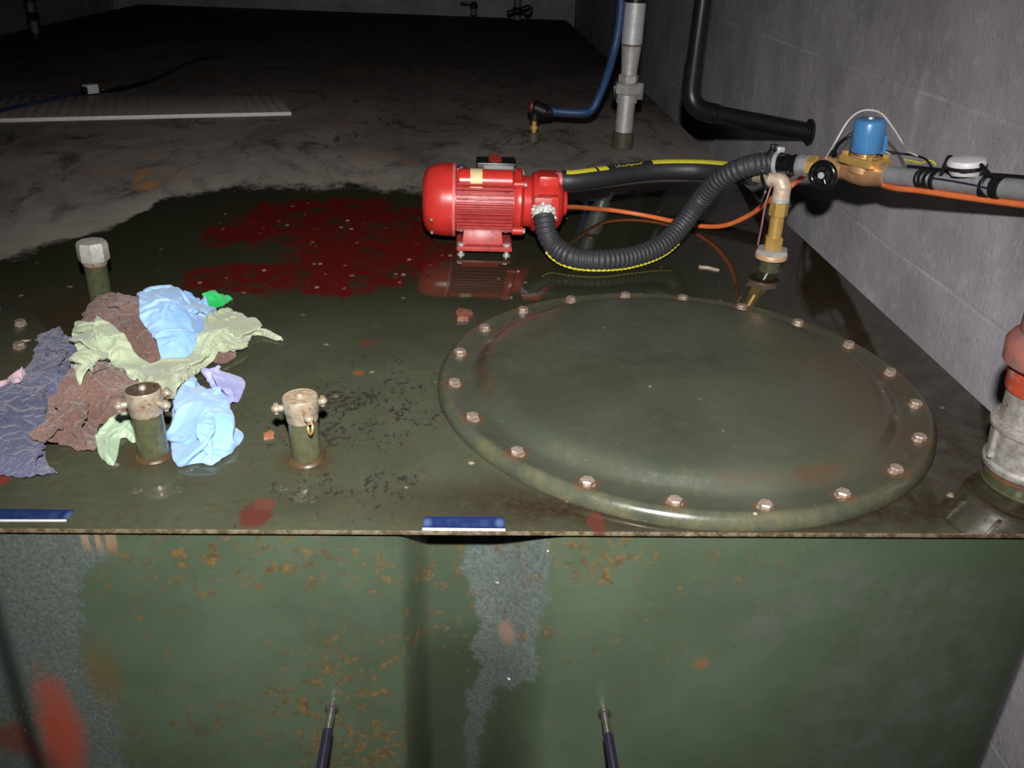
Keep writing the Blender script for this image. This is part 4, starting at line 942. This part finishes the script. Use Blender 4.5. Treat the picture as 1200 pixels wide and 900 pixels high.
def rag(label, mat, outline, bulk, spine, wl, excess, seed, bend=.25, edge=.02, bridge=6, along=1.08, g=.0046, steps=36, wr=.034, wamp=.0018, group=None):
    """a crumpled cloth: more fabric than its outline has room for, relaxed under gravity on top of what lies below it"""
    global HM
    sup = blur(HM.copy(), bridge); sup = np.maximum(sup*.94, HM)
    def samp(A, X, Y):
        fx = np.clip((X-RX0)/RS, 0, A.shape[1]-2.001); fy = np.clip((Y-RY0)/RS, 0, A.shape[0]-2.001)
        i = fx.astype(int); j = fy.astype(int); a = fx-i; b = fy-j
        return (A[j, i]*(1-a)+A[j, i+1]*a)*(1-b)+(A[j+1, i]*(1-a)+A[j+1, i+1]*a)*b
    soft = blur(sup.copy(), 10)
    own = [0.0]*len(outline)
    for it in range(2):
        P3 = []
        for (a_, b_, *_), ow in zip(outline, own):
            z = .0
            for _ in range(14): p = at(a_, b_, z); z = .5*z+.5*(hsample(soft, p.x, p.y)+ow)
            P3.append(at(a_, b_, z))
        area = sum(P3[i-1].x*P3[i].y-P3[i].x*P3[i-1].y for i in range(len(P3))); sg = 1 if area > 0 else -1
        n_ = len(P3)
        for i in range(n_):
            e = P3[(i+1) % n_]-P3[i-1]; nn = V((e.y, -e.x, 0))*sg; nn.normalize()
            own[i] = bulk*.62*max(0, nn.y)
    lp = catmull(P3+[P3[0]], g*.8)[:-1]
    W = [(p.x, p.y) for p in resample(lp+[lp[0]], g)][:-1]
    Q = np.array(W); nO = len(W)
    if sum(Q[i-1][0]*Q[i][1]-Q[i][0]*Q[i-1][1] for i in range(nO)) < 0: W = W[::-1]; Q = np.array(W)
    s1 = np.roll(Q, -1, 0)
    def edist(p):
        d = s1-Q; tt = np.clip(((p-Q)*d).sum(1)/np.maximum((d*d).sum(1), 1e-12), 0, 1); q = Q+d*tt[:, None]
        return np.hypot(*(q-p).T).min()
    x0, y0 = Q.min(0); x1, y1 = Q.max(0); pts = [V(q) for q in W]; D_ = [0.0]*nO; jr = random.Random(seed)
    for j in range(int((y1-y0)/(g*.87))+2):
        for i in range(int((x1-x0)/g)+2):
            x = x0+(i+(j % 2)*.5)*g+jr.uniform(-.1, .1)*g; y = y0+j*g*.87+jr.uniform(-.1, .1)*g
            if inside(W, x, y):
                d = edist(np.array((x, y)))
                if d > g*.55: pts.append(V((x, y))); D_.append(d)
    from mathutils.geometry import delaunay_2d_cdt
    vo, eo, fo_, ov, oe, of_ = delaunay_2d_cdt(pts, [(i, (i+1) % nO) for i in range(nO)], [], 1, 1e-6)
    XY = np.array([(v.x, v.y) for v in vo]); F = np.array([f for f in fo_ if len(f) == 3]); N = len(XY)
    dE = np.zeros(N); isO = np.zeros(N, bool)
    for i, src in enumerate(ov):
        if src: dE[i] = D_[src[0]]; isO[i] = src[0] < nO
    # edges, and opposite corners of neighbouring faces
    em = {}
    for f in F:
        for k in range(3):
            a_, b_, c_ = int(f[k]), int(f[(k+1) % 3]), int(f[(k+2) % 3]); em.setdefault((min(a_, b_), max(a_, b_)), []).append(c_)
    E = np.array(list(em.keys())); B_ = np.array([v for v in em.values() if len(v) == 2])
    S = [at(a_, b_, .02) for a_, b_ in spine]; S = np.array([(p.x, p.y) for p in S])
    def sp(Pm):
        best = np.full(len(Pm), 9.); cr = np.zeros(len(Pm)); al = np.zeros(len(Pm)); tx = np.zeros((len(Pm), 2)); acc = 0
        for a_, b_ in zip(S[:-1], S[1:]):
            d = b_-a_; L = np.hypot(*d); u = d/L; t = (Pm-a_)@u; tc = np.clip(t, 0, L); q = a_+u*tc[:, None]; dd = np.hypot(*(Pm-q).T)
            m_ = dd < best; best = np.where(m_, dd, best); c_ = u[0]*(Pm[:, 1]-a_[1])-u[1]*(Pm[:, 0]-a_[0])
            cr = np.where(m_, np.sign(c_)*dd, cr); al = np.where(m_, acc+tc, al); tx[m_] = u; acc += L
        return cr, al, tx
    def rest(PA, PB):
        _, _, u = sp((PA+PB)/2); d = PB-PA; l = (d*u).sum(1); c = d[:, 1]*u[:, 0]-d[:, 0]*u[:, 1]
        nz = np.array([mn.noise(V((m_[0]*14, m_[1]*14, seed))) for m_ in (PA+PB)/2])
        return np.sqrt((l*along)**2+(c*(1+excess*(1+.7*nz)))**2)
    off = V((seed*7.3, seed*1.7, seed*4.9))
    cr, al, _ = sp(XY)
    w1 = np.array([mn.noise(V((x*10, y*10, 0))+off)*.8+mn.noise(V((x*26, y*26, 3))+off)*.4 for x, y in XY])
    lo = np.array([mn.noise(V((x*11, y*11, 1))+off) for x, y in XY]); hi = np.array([mn.noise(V((x*60, y*60, 6))+off) for x, y in XY])
    k = 1-np.exp(-dE/edge)
    stuff = bulk*k*(.85+.5*lo)
    A_ = wl/PI*math.sqrt(excess)
    BZ = samp(sup, *XY.T)+stuff
    def grow(A): d = XY[A[:, 1]]-XY[A[:, 0]]; L2 = (d*d).sum(1); return np.minimum(np.sqrt(1+(BZ[A[:, 1]]-BZ[A[:, 0]])**2/L2), 2.2)
    rE = rest(XY[E[:, 0]], XY[E[:, 1]])*grow(E); rB = rest(XY[B_[:, 0]], XY[B_[:, 1]])*grow(B_)
    z = BZ+.003+k*(A_*(1+np.sin(2*PI*(cr/wl+w1*1.1)+al*5)))+.002*(1+hi)
    P = np.column_stack([XY, z]); P[:, :2] += np.array([(mn.noise(V((x*70, y*70, 2))+off), mn.noise(V((x*70, y*70, 4))+off)) for x, y in XY])*.0012*(~isO)[:, None]
    Vv = np.zeros_like(P); dt = 1/45; T0 = XY.copy()
    I = np.concatenate([E[:, 0], B_[:, 0]]); J = np.concatenate([E[:, 1], B_[:, 1]]); R = np.concatenate([rE, rB]); K_ = np.concatenate([np.full(len(E), 1.), np.full(len(B_), bend)])
    cnt = np.bincount(I, K_, N)+np.bincount(J, K_, N); cnt = np.maximum(cnt, 1e-6)
    def solve(P, its):
        for _ in range(its):
            d = P[J]-P[I]; L = np.sqrt((d*d).sum(1))+1e-9; c = (K_*.5*(L-R)/L)[:, None]*d
            for a_ in range(3): P[:, a_] += 1.7*(np.bincount(I, c[:, a_], N)-np.bincount(J, c[:, a_], N))/cnt
            P[isO, :2] += .6*(T0[isO]-P[isO, :2])
            fl = np.maximum(samp(HM, P[:, 0], P[:, 1])+.0022, samp(sup, P[:, 0], P[:, 1])+.0015+stuff*.92)
            P[:, 2] = np.maximum(P[:, 2], fl)
        return P
    for st in range(steps):
        Vv *= .9; Vv[:, 2] -= 9.8*dt*.2; old = P.copy()
        sp_ = np.sqrt((Vv*Vv).sum(1)); Vv *= np.minimum(1, .25/np.maximum(sp_, 1e-9))[:, None]
        P = solve(P+Vv*dt, 14); Vv = (P-old)/dt
    ctr = V((P[:, 0].mean(), P[:, 1].mean(), P[:, 2].min()))
    fs = []
    for f in F:
        a_, b_, c_ = (XY[i] for i in f); ar = (b_[0]-a_[0])*(c_[1]-a_[1])-(c_[0]-a_[0])*(b_[1]-a_[1]); fs.append(tuple(int(i) for i in (f if ar > 0 else f[::-1])))
    o = solo('rag', MB().add([tuple(p) for p in P], fs), mat, label, 'rag', ctr, group, ang=180)
    sb2 = o.modifiers.new('smooth', 'SUBSURF'); sb2.levels = 2; sb2.render_levels = 2
    tx_ = bpy.data.textures.new('wrinkle', 'MUSGRAVE'); tx_.musgrave_type = 'RIDGED_MULTIFRACTAL'; tx_.noise_scale = wr; tx_.octaves = 3
    dm = o.modifiers.new('wrinkles', 'DISPLACE'); dm.texture = tx_; dm.strength = wamp; dm.mid_level = .5; dm.texture_coords = 'LOCAL'
    md = o.modifiers.new('thickness', 'SOLIDIFY'); md.thickness = .0015; md.offset = -1
    C3 = np.concatenate([P, (P[E[:, 0]]+P[E[:, 1]])/2, P[F].mean(1)])
    gi = np.clip(((C3[:, 0]-RX0)/RS+.5).astype(int), 0, HM.shape[1]-1); gj = np.clip(((C3[:, 1]-RY0)/RS+.5).astype(int), 0, HM.shape[0]-1)
    H2_ = HM.copy(); np.maximum.at(H2_, (gj, gi), C3[:, 2]+.0006); HM = H2_
    return o
G_ = 'crumpled rags piled on the tank'
rag('dark indigo terry rag spreading flat at the left end of the pile', C_['navy'],
    [(27, 440, .03), (36, 402, .045), (58, 386, .05), (80, 384, .05), (104, 400, .02), (112, 440, 0), (80, 480, 0), (58, 508, 0), (52, 530, 0), (63, 546, 0), (66, 556, 0), (42, 563, 0), (0, 559, 0), (-40, 556, 0), (-60, 520, 0), (-50, 470, .01), (0, 452, .03), (16, 449, .03)],
    .036, [(60, 380), (20, 480), (30, 560)], .036, .42, 1, bend=.12, edge=.03, g=.0042, wr=.02, wamp=.0028, group=G_)
rag('brown terry rag at the back of the pile, under the pale blue one', C_['brown'],
    [(98, 372, .03), (114, 352, .055), (140, 342, .062), (173, 341, .062), (205, 344, .06), (222, 356, .05), (236, 380, .03), (228, 410, .01), (205, 428, .0), (160, 430, .0), (120, 420, 0), (95, 395, .01)],
    .066, [(110, 360), (170, 350), (200, 420)], .028, .5, 2, bend=.08, edge=.022, g=.0038, wr=.02, wamp=.003, group=G_)
rag('small brown rag end peeping out under the right half of the sage rag', C_['brown'],
    [(250, 412, .0), (262, 402, .01), (276, 406, .01), (276, 420, 0), (262, 428, 0), (248, 424, 0)], .02, [(250, 415), (276, 415)], .02, .3, 3, edge=.01, group=G_)
rag('bright green cloth corner sticking out behind the pale blue rag', C_['bright'],
    [(238, 354, .015), (246, 346, .025), (258, 344, .03), (270, 345, .025), (273, 354, .005), (262, 360, .0), (248, 362, .0)], .030, [(240, 350), (272, 350)], .025, .3, 4, edge=.010, group=G_)
rag('pale blue rag on top at the back of the pile, over brown terry', C_['blue'],
    [(164, 376, .075), (176, 360, .09), (205, 346, .095), (222, 345, .09), (246, 356, .06), (253, 372, .035), (240, 398, .02), (222, 426, .01), (195, 432, .02), (184, 408, .05), (174, 388, .07)],
    .018, [(250, 350), (205, 360), (180, 372)], .032, .42, 5, bend=.4, edge=.015, bridge=14, g=.0036, wamp=.001, group=G_)
rag('brown terry rag bunched in the middle of the pile, before the sage one', C_['brown'],
    [(56, 466, .03), (80, 452, .05), (97, 446, .05), (114, 428, .06), (138, 425, .06), (152, 446, .045), (153, 478, .02), (140, 494, .0), (116, 502, 0), (112, 528, 0), (94, 531, 0), (77, 523, 0), (50, 522, 0), (34, 512, .005), (54, 498, .02)],
    .056, [(130, 430), (90, 470), (60, 515)], .026, .5, 6, bend=.08, edge=.02, g=.0036, wr=.02, wamp=.003, group=G_)
rag('lavender rag scrap at the right edge of the pile', C_['lav'],
    [(236, 436, .02), (256, 425, .025), (276, 431, .02), (287, 444, .01), (284, 462, 0), (276, 476, 0), (262, 474, 0), (248, 456, .0)], .034, [(250, 430), (272, 470)], .022, .5, 7, bend=.25, edge=.013, g=.0034, wamp=.001, group=G_)
rag('pale blue rag hanging low at the front right, beside the dark-lidded filler pipe', C_['blue'],
    [(203, 474, .03), (216, 446, .05), (232, 434, .05), (250, 444, .04), (264, 462, .025), (270, 486, .005), (285, 503, 0), (277, 527, 0), (254, 546, 0), (230, 545, 0), (206, 547, 0), (201, 514, .01)],
    .050, [(205, 500), (240, 470), (275, 520)], .032, .45, 8, bend=.4, edge=.02, g=.0036, wamp=.001, group=G_)
rag('long twisted sage green rag draped across the middle of the pile', C_['green'],
    [(85, 396, .08), (91, 381, .09), (110, 373, .095), (131, 375, .095), (148, 392, .09), (162, 410, .085), (190, 421, .085), (213, 417, .085), (230, 400, .085), (246, 376, .08), (258, 364, .07), (276, 362, .06), (295, 374, .045), (315, 387, .03), (332, 397, .01), (325, 401, .005), (301, 394, .01), (291, 402, .01), (276, 412, .01), (262, 417, .015), (245, 427, .03), (226, 442, .045), (214, 457, .05), (201, 468, .05), (189, 458, .05), (168, 455, .05), (150, 442, .055), (138, 424, .07), (124, 428, .065), (110, 437, .06), (101, 448, .05), (91, 448, .045), (89, 435, .05), (100, 420, .065), (90, 411, .07)],
    .020, [(96, 396), (122, 398), (150, 424), (190, 440), (226, 424), (254, 392), (280, 374), (332, 397)], .018, .7, 9, bend=.24, edge=.012, wamp=.0010, bridge=26, along=1.04, g=.0034, group=G_)
rag('small pale green rag at the front between brown terry and the filler pipe', C_['mint'],
    [(111, 510, .02), (124, 494, .035), (147, 482, .04), (158, 488, .03), (161, 512, .005), (156, 521, .0), (143, 514, .005), (137, 536, 0), (132, 548, 0), (118, 537, .0)],
    .018, [(150, 488), (126, 500), (130, 545)], .026, .4, 10, bend=.4, edge=.010, g=.0036, wamp=.001, group=G_)
rag('pale pink rag corner at the left border of the photo', C_['pink'],
    [(-20, 452, .01), (0, 446, .035), (20, 440, .04), (27, 431, .045), (29, 443, .035), (20, 454, .025), (0, 456, .02), (-20, 460, .01)], .014, [(-20, 455), (28, 435)], .02, .3, 11, edge=.009, group=G_)

# ------------------------------------------------------------------ light: the camera's own flash
fl_ = bpy.data.lights.new('camera_flash', 'SPOT'); fo = bpy.data.objects.new('camera_flash', fl_); col.objects.link(fo)
fl_.energy = 176; fl_.spot_size = D(88); fl_.spot_blend = 1.0; fl_.shadow_soft_size = .022; fl_.color = (1, .98, .965)
fo.location = CAM+V((.0, .02, .195))
aim = at(590, 420, 0)-fo.location
fo.rotation_euler = aim.to_track_quat('-Z', 'Y').to_euler()
w = bpy.data.worlds.new('dark_room'); sc.world = w; w.use_nodes = True
w.node_tree.nodes['Background'].inputs[0].default_value = (.8, .85, 1, 1); w.node_tree.nodes['Background'].inputs[1].default_value = .025

vs_ = sc.view_settings
vs_.view_transform = 'Standard'; vs_.look = 'None'; vs_.exposure = 0; vs_.gamma = 1; vs_.use_curve_mapping = False
